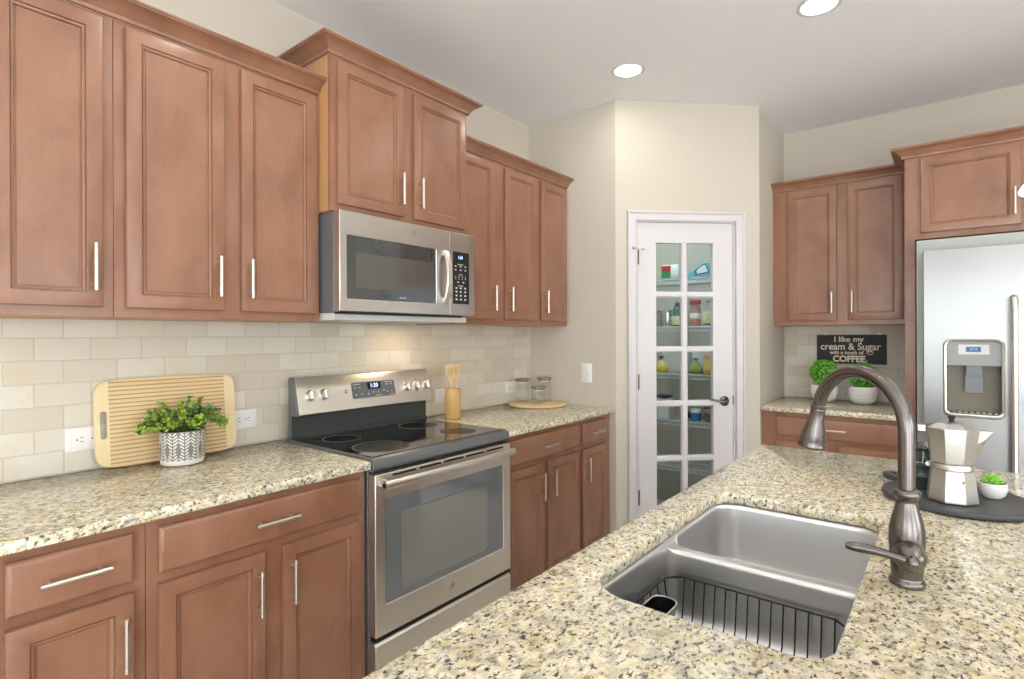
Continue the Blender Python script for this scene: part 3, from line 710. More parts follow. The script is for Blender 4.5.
for i in range(5): box(bm, 1.27 + i * .128, 1.27 + i * .128 + .112, -.6606, -.655, .8485, .8565)
obj('vent_slots', bm, 'black', od, off=OS)
bm = B(); n = 24
def bar(bm, pts, ry, rz, n=14):
    rings = []
    for p in pts: rings.append([(p[0], p[1] + ry * math.cos(2 * PI * j / n), p[2] + rz * math.sin(2 * PI * j / n)) for j in range(n)])
    loft(bm, rings)
bar(bm, [(1.2035 + .722 * i / 20, -.698 - .010 * math.sin(PI * i / 20), .8335) for i in range(21)], .0125, .0165)
for x in (1.222, 1.907): box(bm, x - .011, x + .011, -.694, -.6602, .824, .844)
oh = obj('oven_handle', bm, 'bar', od, off=OS, smooth=50)
bm = B(); cyl(bm, (1.2033, -.698, .8335), (1.2028, -.698, .8335), .0085); obj('end_plug', bm, 'black', oh, off=OS)
def badge(parent, c, r, off, yf, mat='legend'):
    bm = B(); cyl(bm, (c[0], yf - .0002, c[1]), (c[0], yf - .0016, c[1]), r, 28); b = obj('badge', bm, 'knobmetal', parent, off=off)
    bm = B(); tube(bm, [(c[0] + r * .86 * math.cos(2 * PI * i / 28), yf - .0018, c[1] + r * .86 * math.sin(2 * PI * i / 28)) for i in range(28)], r * .07, 6, closed=True); obj('badge_ring', bm, 'panelgrey', b, off=off)
    text('badge_letters', 'GE', r * 1.0, 'panelgrey', b, Vector((c[0], yf - .0019, c[1])) - Vector(off), (PI / 2, 0, 0), .0002, .0003, shear=.3, spacing=.8)
badge(od, (1.566, .3465), .0165, OS, -.660)
bm = B(); box(bm, SXA + .012, SXB - .012, -.648, -.6215, .2682, .2896); obj('gap_strip', bm, 'black', t, off=OS)
bm = B(); prism(bm, [(-.660, .045), (-.660, .259), (-.650, .268), (-.622, .268), (-.622, .045)], DXA, DXB, 'X'); obj('storage_drawer', bm, 'slate', t, off=OS, bevel=.002)

# ------------------------------------------------------------------ microwave
MX0, MX1, MZ0, MZ1 = 1.203, 1.9525, 1.449, 1.8355
OM = (MX0, -.435, MZ0)
t = thing('microwave', 'over-the-range stainless microwave mounted above the stove', 'microwave', OM)
bm = B(); box(bm, MX0 + .001, MX1 - .001, -.395, -.0115, MZ0 - .004, MZ1); obj('body', bm, 'greyside', t, off=OM, bevel=.003)
bm = B(); box(bm, MX0 + .006, MX1 - .006, -.385, -.0118, 1.4175, MZ0 - .0043); obj('underside_panel', bm, 'legend', t, off=OM, bevel=.002)
bm = B()
for i in range(2): box(bm, MX0 + .06 + i * .36, MX0 + .33 + i * .36, -.33, -.12, 1.4150, 1.4173)
obj('grease_filter', bm, 'steel', t, off=OM)
bm = B(); box(bm, MX0 + .004, MX1 - .075, -.425, -.3955, MZ0 - .009, MZ0 - .0005); obj('vent_lip', bm, 'black', t, off=OM)
XS = 1.786
W0, W1, V0, V1 = 1.236, 1.7, 1.499, 1.743
bm = B(); prism(bm, [(MX0, MZ0), (XS - .0008, MZ0), (XS - .0008, MZ1), (MX0, MZ1)], -.435, -.396, 'Y', holes=[rrect(W0, W1, V0, V1, .004, 3)]); md = obj('microwave_door', bm, 'steel', t, off=OM, bevel=.003)
bm = B(); box(bm, W0 - .0008, W1 + .0008, -.433, -.428, V0 - .0008, V1 + .0008); mw = obj('microwave_window', bm, 'mwglass', md, off=OM)
bm = B(); prism(bm, rrect(1.277, 1.688, 1.543, 1.681, .004, 3), -.4336, -.4331, 'Y'); obj('window_screen', bm, 'mwglass_in', mw, off=OM)
bm = B(); hp = [(1.752, -.437 - .030 * math.sin(PI * (i / 16)) ** .7, 1.504 + .238 * i / 16) for i in range(17)]
rings = []
for x, y, z in hp:
    rings.append([(x - .014, y, z), (x - .011, y - .008, z), (x + .011, y - .009, z), (x + .015, y - .003, z), (x + .012, y + .003, z), (x - .011, y + .004, z)])
loft(bm, rings)
for z in (1.516, 1.730): box(bm, 1.742, 1.762, -.444, -.4352, z - .011, z + .011)
obj('door_handle', bm, 'bar', md, off=OM, smooth=45)
badge(md, (1.570, 1.7955), .012, OM, -.435)
bm = B(); prism(bm, [(XS + .0008, MZ0), (MX1, MZ0), (MX1, MZ1), (XS + .0008, MZ1)], -.435, -.396, 'Y'); mc = obj('control_column', bm, 'steel', t, off=OM, bevel=.003)
bm = B(); prism(bm, rrect(1.806, 1.913, 1.503, 1.7465, .003, 3), -.4365, -.4352, 'Y'); mp = obj('keypad', bm, 'black', mc, off=OM)
bm = B(); box(bm, 1.826, 1.88, -.4369, -.4366, 1.709, 1.731); md2 = obj('display', bm, 'lcdbg', mp, off=OM)
text('clock_digits', '1:20', .019, 'lcd', md2, Vector((1.853, -.4371, 1.720)) - Vector(OM), (PI / 2, 0, 0), .0002, .0003)
bm = B()
def key(x, z, w_=.011, h_=.006): box(bm, x - w_ / 2, x + w_ / 2, -.4368, -.4366, z - h_ / 2, z + h_ / 2)
key(1.855, 1.688, .035, .003); key(1.855, 1.640, .025, .003); key(1.855, 1.588, .035, .003)
for z in (1.679, 1.662):
    for x in (1.822, 1.855, 1.888): key(x, z)
for z in (1.630, 1.620):
    for x in (1.822, 1.844, 1.866, 1.888): key(x, z, .006, .004)
for x in (1.838, 1.874): key(x, 1.605)
for z in (1.577, 1.560, 1.542, 1.524):
    for x in (1.827, 1.856, 1.886): key(x, z, .012, .008)
obj('key_legends', bm, 'legend', mp, off=OM)
bm = B()
for i in range(3): box(bm, 1.493 + i * .013, 1.499 + i * .013, -.4337, -.4334, 1.512, 1.516)
obj('window_legend', bm, 'legend', mw, off=OM)
area('microwave_worklight', (1.80, -.20, 1.4125), (0, 0, 0), .10, .05, 0.9, (1.0, .78, .52))

# ------------------------------------------------------------------ refrigerator
XFR = 3.475; FY0, FY1 = -2.127, -2.955
OR_ = (XFR, FY0, 0)
t = thing('refrigerator', 'stainless side-by-side refrigerator with a dispenser in its left door', 'refrigerator', OR_)
bm = B(); box(bm, XFR + .085, X1 - .06, FY1 + .004, -2.094, .02, 1.842); obj('body', bm, 'casegrey', t, off=OR_, bevel=.004)
bm = B(); box(bm, XFR + .03, XFR + .0745, FY1 + .02, FY0 - .02, .02, .085); obj('kick_grille', bm, 'black', t, off=OR_)
def fdoor(y0, y1, hole_=None):
    """door slab facing -X with softly rounded vertical edges, outline in (y,z)"""
    bm = B(); prism(bm, rrect(y0, y1, .09, 1.775, .012, 4), XFR, XFR + .0735, 'X', holes=[hole_] if hole_ else [])
    return bm
DH = rrect(-2.432, -2.204, .945, 1.3255, .03, 6)
YS = -2.507
fd = obj('freezer_door', fdoor(YS + .002, FY0, DH), 'steel_v', t, off=OR_, bevel=.004, seg=3)
rd = obj('refrigerator_door', fdoor(FY1, YS - .002), 'steel_v', t, off=OR_, bevel=.004, seg=3)
for dr, y in ((fd, YS + .043), (rd, YS - .043)):
    bm = B(); pts = [(XFR - .0005, y, .58)] + [(XFR - .050 - .006 * math.sin(PI * i / 20), y, .60 + (1.515 - .60) * i / 20) for i in range(21)] + [(XFR - .0005, y, 1.525)]
    tube(bm, pts, .0135, 14); obj('door_handle', bm, 'bar', dr, off=OR_, smooth=60)
# dispenser
bm = B(); o1 = DH; i1 = rrect(-2.422, -2.216, .962, 1.316, .022, 6)
loft(bm, [[(XFR - .004, a, b) for a, b in i1], [(XFR - .006, a, b) for a, b in rrect(-2.428, -2.209, .950, 1.322, .028, 6)], [(XFR - .0008, a, b) for a, b in rrect(-2.4345, -2.2015, .9425, 1.328, .032, 6)], [(XFR + .012, a, b) for a, b in rrect(-2.4315, -2.2045, .9455, 1.325, .03, 6)]], cap0=False, cap1=False)
db = obj('dispenser_bezel', bm, 'steel', fd, off=OR_, smooth=50)
bm = B(); box(bm, XFR + .004, XFR + .010, -2.4245, -2.2135, 1.200, 1.318); obj('dispenser_controls', bm, 'dispgrey', fd, off=OR_)
bm = B(); box(bm, XFR + .0022, XFR + .0037, -2.378, -2.262, 1.254, 1.302); q = obj('display_plate', bm, 'legend', fd, off=OR_)
bm = B(); box(bm, XFR + .0014, XFR + .0021, -2.347, -2.291, 1.266, 1.291); obj('display', bm, 'lcdblue', q, off=OR_)
text('display_digits', '37 0', .016, 'legend', q, Vector((XFR + .0012, -2.319, 1.2785)) - Vector(OR_), (PI / 2, 0, -PI / 2), .0001)
bm = B(); x0, x1 = XFR + .004, XFR + .070
yA, yB, zA, zB = -2.4215, -2.2165, .966, 1.1995
box(bm, x1, x1 + .002, yA, yB, zA, zB); box(bm, x0, x1, yA - .002, yA, zA, zB); box(bm, x0, x1, yB, yB + .002, zA, zB); box(bm, x0, x1, yA, yB, zA - .002, zA); box(bm, x0, x1, yA, yB, zB - .002, zB)
dc = obj('dispenser_recess', bm, 'olive', fd, off=OR_)
bm = B(); prism(bm, rrect(-2.357, -2.287, 1.062, 1.150, .006, 3), XFR + .046, XFR + .052, 'X'); box(bm, XFR + .03, XFR + .060, -2.352, -2.292, 1.150, 1.197); obj('paddle', bm, 'greyside', dc, off=OR_, bevel=.002)
bm = B()
for i in range(9): box(bm, XFR + .012, XFR + .062, -2.408 + i * .0225, -2.398 + i * .0225, .9665, .971)
obj('drip_tray', bm, 'steel', dc, off=OR_)

# ------------------------------------------------------------------ pantry door, casing, shelves
PAV = PA
def pl(o): o.location = PA; o.rotation_euler = (0, 0, ROTP); return o
bm = B()
# casing with a stepped profile: outer back-band, flat, inner bead
for a, b, y0 in ((.073, .086, -.020), (.086, .122, -.014), (.122, .130, -.018)):
    wdt = b - a
    s0, s1 = a, .887 - b            # mirrored right side starts here (casing spans .073 .. .814)
    box(bm, a, b, y0, -.0005, 0, 2.106 - (a - .073))
    box(bm, .887 - b, .887 - a, y0, -.0005, 0, 2.106 - (a - .073))
    box(bm, b, .887 - b, y0, -.0005, 2.106 - (b - .073), 2.106 - (a - .073))
pl(struct('trim_1', bm, 'trim', 'white casing around the pantry door', bevel=.002))
bm = B(); box(bm, OP0, .1355, .0, .10, 0, OPZ); box(bm, .7445, OP1, .0, .10, 0, OPZ); box(bm, .1355, .7445, .0, .10, 2.0425, OPZ); pl(struct('trim_2', bm, 'trim', 'white jamb inside the pantry doorway'))
bm = B(); box(bm, .0, .072, -.012, -.0005, 0, .10); box(bm, .816, LW - .004, -.012, -.0005, 0, .10); pl(struct('baseboard_pantry', bm, 'trim'))
D0, D1 = .1375, .7425
cols = [(.254, .4155), (.456, .6165)]; rows = [(1.619, 1.9165), (1.284, 1.583), (.951, 1.2475), (.614, .9145), (.278, .5775)]
bm = B(); yF, yK = .004, .039
box(bm, D0, .254, yF, yK, .01, 2.040); box(bm, .6165, D1, yF, yK, .01, 2.040)
box(bm, .254, .6165, yF, yK, 1.9165, 2.040); box(bm, .254, .6165, yF, yK, .01, .278)
def bars(x0, x1, z0, z1, vert):
    """glazing bar with chamfered front"""
    if vert: P_ = [(x0, yK - .004), (x0, yF + .009), (x0 + .009, yF + .0005), (x1 - .009, yF + .0005), (x1, yF + .009), (x1, yK - .004)]; prism(bm, P_, z0, z1, 'Z')
    else: P_ = [(yK - .004, z0), (yF + .009, z0), (yF + .0004, z0 + .009), (yF + .0004, z1 - .009), (yF + .009, z1), (yK - .004, z1)]; prism(bm, P_, x0, x1, 'X')
bars(.4155, .456, .278, 1.9165, True)
for (z0, _), (_, z1) in zip(rows, rows[1:]): bars(.254, .6165, z1, z0, False)
dr = pl(struct('door_1', bm, 'trim', 'white ten-pane glass pantry door'))
for a, b in cols:
    for z0, z1 in rows:
        bm = B(); box(bm, a - .004, b + .004, .021, .024, z0 - .004, z1 + .004); g = obj('glass_pane', bm, 'glass', dr)
for z in (1.826, 1.07, .367):
    bm = B(); cyl(bm, (.1365, -.004, z - .045), (.1365, -.004, z + .045), .0065, 12); box(bm, .1365, .147, .001, .0036, z - .045, z + .045)
    hg = obj('hinge', bm, 'bronze', dr)
    if z > 1.5:
        bm = B(); cyl(bm, (.1365, -.006, 1.876), (.105, -.026, 1.878), .003); cyl(bm, (.1365, -.006, 1.876), (.170, -.020, 1.876), .003); cyl(bm, (.166, -.020, 1.876), (.176, -.020, 1.876), .008); cyl(bm, (.100, -.028, 1.878), (.112, -.026, 1.878), .008)
        obj('hinge_stop', bm, 'nickel', hg)
bm = B(); lathe(bm, [(.031, 0), (.031, .004), (.027, .010), (.014, .013), (.011, .018), (.011, .040)], (.6865, .0035, .944), 28, mat=frame_to((0, -1, 0)))
tube(bm, [(.6865, -.040, .944), (.672, -.044, .944), (.655, -.045, .946), (.62, -.045, .951), (.585, -.044, .958), (.568, -.042, .963)], .008, 12, radii=[.0095, .0095, .009, .0075, .0065, .005])
obj('door_lever', bm, 'bronze', dr, smooth=50)
bm = B(); prism(bm, rrect(.7405, .7475, .918, .978, .003, 3), -.0005, .0035, 'Y'); obj('strike_plate', bm, 'bronze', dr)

def wire_shelf(z, x0, x1, y0, y1, label):
    """ventilated wire shelf with its front lip on the low-X side"""
    t = thing('wire_shelf', label, 'shelf', (x1, (y0 + y1) / 2, z), 0, 'pantry wire shelves'); of = (x1, (y0 + y1) / 2, z)
    bm = B()
    for x in (x0, (x0 + x1) / 2, x1 - .006): tube(bm, [(x, y0, z - .004), (x, y1, z - .004)], .0032, 6)
    tube(bm, [(x0, y0, z - .032), (x0, y1, z - .032)], .0032, 6)
    n = int((y1 - y0) / .0245)
    for i in range(n + 1):
        y = y0 + .006 + i * (y1 - y0 - .012) / n
        tube(bm, [(x1 - .004, y, z), (x0, y, z), (x0 - .001, y, z - .032)], .0026, 5)
    obj('shelf_wires', bm, 'wire', t, off=of)
    bm = B()
    for y in (y0 + .12, y1 - .12): tube(bm, [(x0 + .02, y, z - .009), (x1 - .003, y, z - .19)], .0035, 6)
    obj('brace', bm, 'wire', t, off=of)
SHX = 3.87
ZSH = [1.764, 1.414, 1.068, .728, .392]
for z, d_ in zip(ZSH, ('topmost white wire pantry shelf, holding two soft packs', 'second white wire pantry shelf from the top, holding bottles and jars',
                       'middle white wire pantry shelf, holding yellow and green bags', 'fourth white wire pantry shelf from the top, holding a blue tub', 'lowest white wire pantry shelf, empty')):
    wire_shelf(z, SHX, X1 - .002, -1.20, -.01, d_)
# unseen flush ceiling lamp, added to brighten the dark pantry
t = thing('pantry_light', 'small flush ceiling lamp inside the pantry, above the shelves', 'ceiling light', (3.45, -.62, ZC))
bm = B(); lathe(bm, [(.10, -.0005), (.10, -.012), (.094, -.014)], (0, 0, 0), 32, cap1=False); obj('lamp_base', bm, 'trim', t)
bm = B(); lathe(bm, [(.092, -.0125), (.080, -.040), (.04, -.055), (.001, -.060)], (0, 0, 0), 32); obj('lamp_globe', bm, 'shade', t, smooth=60)
area('pantry_lamp', (3.45, -.62, ZC - .07), (0, 0, 0), .16, .16, 11.0, (.72, .92, 1.0), shape='DISK')
PX = SHX + .075
def at_shelf(name, label, cat, y, lvl, group, x=PX):
    return thing(name, label, cat, (x, y, ZSH[lvl] + .0026), 0, group)
PG = 'pantry groceries'
def softpack(parent, name, w_, d_, h, mat, tilt=0, bulge=.012):
    bm = B(); rings = []
    for i in range(7):
        f = i / 6; k = math.sin(PI * f) ** .5 if 0 < f < 1 else 0
        L = rrect(-d_ / 2 + bulge * (1 - k), d_ / 2 - bulge * (1 - k), -w_ / 2 + bulge * .6 * (1 - k), w_ / 2 - bulge * .6 * (1 - k), .012, 3)
        rings.append([(a, b, h * f) for a, b in L])
    loft(bm, rings); o = obj(name, bm, mat, parent, smooth=60)
    return o
t = at_shelf('paper_pack', 'red, green and white soft pack on the top pantry shelf', 'package', -.606, 0, PG)
softpack(t, 'wrapper', .138, .10, .108, 'white')
bm = B(); box(bm, -.0525, -.046, -.010, .062, .058, .100); obj('red_label', bm, 'red', t, bevel=.002)
bm = B(); box(bm, -.0530, -.046, -.010, .062, .012, .058); obj('green_label', bm, 'green', t, bevel=.002)
t = at_shelf('wipes_pack', 'teal wipes pack with a white lid panel on the top pantry shelf', 'package', -.826, 0, PG)
bm = B(); prism(bm, [(.085, 0), (-.088, 0), (-.086, .05), (-.055, .105), (-.02, .10), (.06, .048), (.086, .03)], -.05, .05, 'X'); obj('wrapper', bm, 'teal', t, bevel=.008)
bm = B(); prism(bm, [(-.078, .028), (-.05, .094), (-.022, .088), (.03, .052), (.028, .012)], -.0525, -.0502, 'X'); q = obj('lid_panel', bm, 'tealdark', t, bevel=.001)
bm = B(); prism(bm, [(-.066, .034), (-.046, .084), (-.022, .078), (.014, .050), (.012, .024)], -.054, -.0526, 'X'); obj('label', bm, 'white', q)
def bottle(name, label, cat, y, lvl, prof, mat, parts=(), x=PX):
    t = at_shelf(name, label, cat, y, lvl, PG, x)
    bm = B(); lathe(bm, prof, (0, 0, 0), 24); obj('body', bm, mat, t, smooth=40)
    for nm, pr, m_ in parts:
        bm = B(); lathe(bm, pr, (0, 0, 0), 24); obj(nm, bm, m_, t, smooth=40)
    return t
bottle('shaker', 'brushed metal shaker on the second pantry shelf', 'shaker', -.567, 1, [(.033, 0), (.034, .003), (.034, .100)], 'chrome', [('lid', [(.0345, .1005), (.0345, .112), (.030, .124), (.012, .131), (.001, .132)], 'steel')])
bottle('jar', 'small dark jar at the left end of the second pantry shelf', 'jar', -.488, 1, [(.034, 0), (.036, .004), (.036, .095), (.030, .105)], 'kraft', [('lid', [(.032, .1055), (.032, .120), (.001, .121)], 'grey')])
bottle('bottle', 'green bottle with a black cap on the second pantry shelf', 'bottle', -.648, 1, [(.034, 0), (.036, .004), (.036, .120), (.030, .140), (.016, .152)], 'bottlegreen', [('cap', [(.017, .1525), (.017, .178), (.001, .179)], 'black'), ('label', [(.0365, .012), (.0368, .013), (.0368, .075), (.0365, .076)], 'labelcream')])
bottle('jar', 'clear jar of orange snacks with a red lid on the second pantry shelf', 'jar', -.781, 1, [(.036, 0), (.038, .004), (.038, .125), (.032, .140), (.028, .158)], 'oat', [('lid', [(.040, .1585), (.041, .161), (.041, .186), (.037, .190), (.001, .1905)], 'red'), ('neck_band', [(.0385, .118), (.0388, .119), (.0338, .139), (.0322, .1405)], 'grey'), ('label', [(.0383, .055), (.0389, .056), (.0389, .092), (.0383, .093)], 'white')])
t = bottle('bottle', 'clear square-shouldered bottle with a cream label right of the red-lidded jar', 'bottle', -.873, 1, [(.036, 0), (.037, .004), (.037, .118), (.028, .134), (.013, .146), (.013, .165)], 'jarglass', [('cap', [(.0145, .1655), (.0145, .183), (.001, .184)], 'grey'), ('label', [(.0374, .02), (.0378, .021), (.0378, .105), (.0374, .106)], 'labelcream'), ('contents', [(.034, .004), (.034, .100)], 'grey')])
def bag(name, label, y, lvl, w_, h, mat, x=PX, extra=None):
    t = at_shelf(name, label, 'bag', y, lvl, PG, x); bm = B(); rnd = random.Random(int(abs(y) * 1000)); rings = []
    for i in range(8):
        f = i / 7; sc = (1.0, 1.1, 1.12, 1.05, .95, .8, .55, .35)[i]
        rings.append([(.04 * sc * math.cos(a) * (1 + rnd.uniform(-.12, .12)), w_ / 2 * sc * math.sin(a) * (1 + rnd.uniform(-.12, .12)), h * f + rnd.uniform(-.003, .003) * (0 < i)) for a in [2 * PI * j / 14 for j in range(14)]])
    loft(bm, rings); obj('bag_body', bm, mat, t, smooth=60)
    bm = B(); rings = []
    for f, s_ in ((0, .30), (.5, .16), (1, .5)): rings.append([(.03 * s_ * math.cos(a), w_ / 2 * s_ * math.sin(a) * 1.2, h + .001 + .022 * f) for a in [2 * PI * j / 12 for j in range(12)]])
    loft(bm, rings); obj('knot', bm, extra or mat, t, smooth=60)
bag('snack_bag', 'yellow snack bag at the left end of the middle pantry shelf', -.520, 2, .098, .098, 'yellow', extra='black')
bag('snack_bag', 'olive green snack bag near the middle of the middle pantry shelf', -.783, 2, .095, .090, 'lime', extra='navy')
t = at_shelf('carton', 'yellow and brown printed carton at the right of the middle pantry shelf', 'box', -.897, 2, PG)
bm = B(); box(bm, -.03, .03, -.045, .045, 0, .135); obj('box_body', bm, 'orange', t, bevel=.001)
bm = B(); box(bm, -.0308, -.0302, -.040, .040, .03, .105); obj('printed_panel', bm, 'yellow', t)
for y, w_ in ((-.575, .19), (-.80, .17)):
    t = at_shelf('carton', 'plain white carton behind the %s snack bag in the pantry' % ('yellow' if y > -.6 else 'olive green'), 'box', y, 2, PG, x=SHX + .25)
    bm = B(); box(bm, -.06, .06, -w_ / 2, w_ / 2, 0, .165); obj('box_body', bm, 'white', t, bevel=.001)
    bm = B(); box(bm, -.0605, .0605, -.015, .015, .1652, .1656); obj('tape', bm, 'kraft', t)
t = at_shelf('storage_bin', 'pale storage bin on the fourth pantry shelf, under the dark bowl', 'bin', -.545, 3, PG)
bm = B(); loft(bm, [[(a * .9, b * .9, 0) for a, b in rrect(-.055, .055, -.06, .06, .015, 4)], [(a, b, .142) for a, b in rrect(-.055, .055, -.06, .06, .015, 4)]]); obj('bin_body', bm, 'white', t, bevel=.002)
bm = B(); box(bm, -.057, .057, -.062, .062, .1425, .1475); obj('lid', bm, 'white', t, bevel=.002)
t = thing('bowl', 'shallow dark blue bowl on top of the pale storage bin in the pantry', 'bowl', (PX, -.545, ZSH[3] + .1506), 0, PG)
bm = B(); lathe(bm, [(.030, 0), (.034, .002), (.058, .010), (.064, .017), (.062, .0175), (.055, .012), (.03, .006), (.001, .005)], (0, 0, 0), 32); obj('bowl_body', bm, 'navy', t, smooth=60)
bottle('tub', 'blue tub with a white lid on the fourth pantry shelf', 'tub', -.783, 3, [(.033, 0), (.036, .003), (.037, .058)], 'blue', [('lid', [(.038, .0585), (.038, .078), (.035, .082), (.001, .0825)], 'white')])
bottle('pan', 'small black pan left of the blue tub on the fourth pantry shelf', 'pan', -.690, 3, [(.026, 0), (.030, .002), (.033, .03)], 'black', [('knob', [(.008, .0305), (.012, .045), (.001, .048)], 'black')], x=PX + .09)
t = at_shelf('paper_bag', 'crumpled brown paper bag at the right of the fourth pantry shelf', 'bag', -.895, 3, PG)
softpack(t, 'bag_body', .095, .08, .088, 'kraft'); bm = B(); tube(bm, [(-.043, .046 - .012 * i, .03 + .035 * math.sin(i * .9) ** 2) for i in range(8)], .003, 6); obj('strap', bm, 'black', t)
bottle('jar', 'olive jar between the blue tub and the paper bag in the pantry', 'jar', -.838, 3, [(.020, 0), (.022, .003), (.022, .07), (.018, .078)], 'lime', [('lid', [(.019, .0785), (.019, .092), (.001, .093)], 'red')], x=PX + .06)

# ------------------------------------------------------------------ wall plates
def outlet(label, loc, rot, duplex=True):
    """horizontal duplex outlet plate; local x along the wall, -y out of it"""
    t = thing('wall_outlet', label, 'outlet', loc, rot, 'wall outlets')
    bm = B(); L = lambda i: rrect(-.0575 + i, .0575 - i, -.0385 + i, .0385 - i, .004, 4)
    loft(bm, [[(a, y, b) for a, b in L(i)] for i, y in ((0, -.0003), (0, -.0032), (.003, -.0055))]); obj('cover_plate', bm, 'plastic', t, smooth=30)
    for x in (-.0195, .0195):
        bm = B(); prism(bm, rrect(x - .0145, x + .0145, -.0165, .0165, .008, 5), -.0068, -.0056, 'Y'); r_ = obj('receptacle', bm, 'plastic', t)
        bm = B()
        for z in (-.0065, .0065): box(bm, x - .001 + .001, x + .008, -.0072, -.00685, z - .0011, z + .0011)
        lathe(bm, [(.0025, 0), (.0025, .0004)], (x - .008, -.00685, 0), 12, mat=frame_to((0, -1, 0))); obj('slots', bm, 'slot', r_)
TY = -.0100
outlet('white wall outlet left of the cutting board, half hidden by it', (.528, TY, 1.0195), 0)
outlet('white wall outlet between the cutting board and the stove', (1.0355, TY, 1.0205), 0)
outlet('white wall outlet behind the utensil crock', (2.146, TY, 1.0175), 0)
outlet('white wall outlet behind the glass jars', (2.761, TY, 1.019), 0)
outlet('white wall outlet on the far wall behind the left topiary plant', (X1 - .010, -1.548, 1.008), RF)
t = thing('light_switch', 'white rocker light switch on the return wall beside the jars', 'light switch', (XR, -.4515, 1.116), RF)
bm = B(); L = lambda i: rrect(-.0365 + i, .0365 - i, -.061 + i, .061 - i, .004, 4)
loft(bm, [[(a, y, b) for a, b in L(i)] for i, y in ((0, -.0003), (0, -.0032), (.003, -.0055))]); obj('cover_plate', bm, 'plastic', t, smooth=30)
bm = B(); prism(bm, [(-.0056, -.033), (-.0085, -.033), (-.0068, 0), (-.0095, .033), (-.0056, .033)], -.0165, .0165, 'X'); obj('rocker', bm, 'plastic', t, bevel=.0006)

# ------------------------------------------------------------------ left counter: cutting board, potted plant
TH = .105
t = thing('cutting_board', 'striped bamboo cutting board with pale ends leaning on the tile', 'cutting board', (.541, -.0125 - .297 * math.sin(TH), .9148)); t.rotation_euler = (-TH, 0, 0)
W_, H_ = .452, .297
out = []
for i in range(160):
    a = 2 * PI * (i + .5) / 160; ca, sa = math.cos(a), math.sin(a); ex = 2 / 7.0
    out.append((W_ / 2 * (1 + math.copysign(abs(ca) ** ex, ca)), H_ / 2 * (1 + math.copysign(abs(sa) ** (2 / 9.0), sa))))
def clip(poly, xc, keep_low):
    res = []
    for (a, b), (c_, d_) in zip(poly, poly[1:] + poly[:1]):
        ina = (a <= xc) == keep_low; inc = (c_ <= xc) == keep_low
        if ina: res.append((a, b))
        if ina != inc: f = (xc - a) / (c_ - a); res.append((xc, b + (d_ - b) * f))
    return res
XA, XB_ = .0395, .413
mid = clip(clip(out, XB_, True), XA, False); lo = clip(out, XA, True); hi = clip(out, XB_, False)
bm = B(); prism(bm, mid, -.016, 0, 'Y'); obj('striped_panel', bm, 'stripes', t, bevel=.0015)
bm = B(); prism(bm, lo, -.016, 0, 'Y', holes=[rrect(.0135, .0340, .100, .192, .0095, 5)]); obj('end_band', bm, 'bamboo', t, bevel=.0015)
bm = B(); prism(bm, hi, -.016, 0, 'Y'); obj('end_band', bm, 'bamboo', t, bevel=.0015)

def leaf(bm, p, d, n, L, W, fold=.25):
    """small folded leaf: base p, direction d, face normal n"""
    d = d.normalized(); s = d.cross(n).normalized(); n = s.cross(d).normalized()
    pts = [p, p + d * L * .35 + s * W * .5 + n * W * fold, p + d * L * .75 + s * W * .42 + n * W * fold, p + d * L, p + d * L * .75 - s * W * .42 + n * W * fold, p + d * L * .35 - s * W * .5 + n * W * fold]
    v = [bm.verts.new(q) for q in pts]; m1 = bm.verts.new(p + d * L * .55)
    for i in range(6): bm.faces.new((v[i], v[(i + 1) % 6], m1))
def rv(r): 
    while True:
        v = Vector((r.uniform(-1, 1), r.uniform(-1, 1), r.uniform(-1, 1)))
        if .05 < v.length < 1: return v.normalized()
PLX, PLY = .768, -.140
t = thing('potted_plant', 'leafy green plant in a leaf-patterned white and grey pot before the cutting board', 'potted plant', (PLX, PLY, .9148))
bm = B(); lathe(bm, [(.058, 0), (.064, .002), (.0665, .008), (.068, .020), (.0705, .112), (.0700, .116), (.0675, .116), (.0655, .108), (.0655, .098)], (0, 0, 0), 56, cap1=False); obj('pot', bm, 'knit', t, smooth=60)
bm = B(); lathe(bm, [(.0650, .100), (.04, .104), (.001, .106)], (0, 0, 0), 24); obj('soil', bm, 'soil', t)
r = random.Random(11); bl, bd, bs = B(), B(), B()
for i in range(100):
    a = r.uniform(0, 2 * PI); ro = math.sqrt(r.random())
    if i < 12: a = (0.05, .25, PI - .05, PI + .3, PI - .3, -.25, .1, PI + .1, -.5, PI + .5, -.1, PI)[i]; ro = r.uniform(.8, 1)
    base = Vector((.035 * ro * math.cos(a), .035 * ro * math.sin(a), .105))
    tipr = .035 + .096 * ro; ky = .50 if math.sin(a) > 0 else .75
    tip = Vector((tipr * math.cos(a) * (1.06 if math.cos(a) > 0 else 1.02), tipr * math.sin(a) * ky, .105 + r.uniform(.070, .120) * (1 - .58 * ro * ro) - (.0 if ro < .85 else .018)))
    ctl = (base + tip) / 2 + Vector((0, 0, .03 + .02 * ro)); pts = []
    for k_ in range(9):
        f = k_ / 8; pts.append(base * (1 - f) ** 2 + ctl * 2 * f * (1 - f) + tip * f * f)
    tube(bs, pts, .0011, 5)
    tgt = bl if r.random() < .68 else bd
    for k_ in range(2, 9):
        tg = (pts[k_] - pts[k_ - 1]).normalized()
        for _ in range(3):
            dv = (rv(r) + tg * .7 + Vector((0, 0, .25))).normalized(); nn = (Vector((0, -.4, 1)) + rv(r) * .7)
            p_ = pts[k_]
            if p_.y > .045: continue
            leaf(tgt if r.random() < .8 else bl, p_, dv, nn, r.uniform(.012, .018), r.uniform(.0095, .013), .12)
obj('light_leaves', bl, 'leafy', t, smooth=80, recalc=False); obj('dark_leaves', bd, 'leafd', t, smooth=80, recalc=False); obj('stems', bs, 'stem', t)

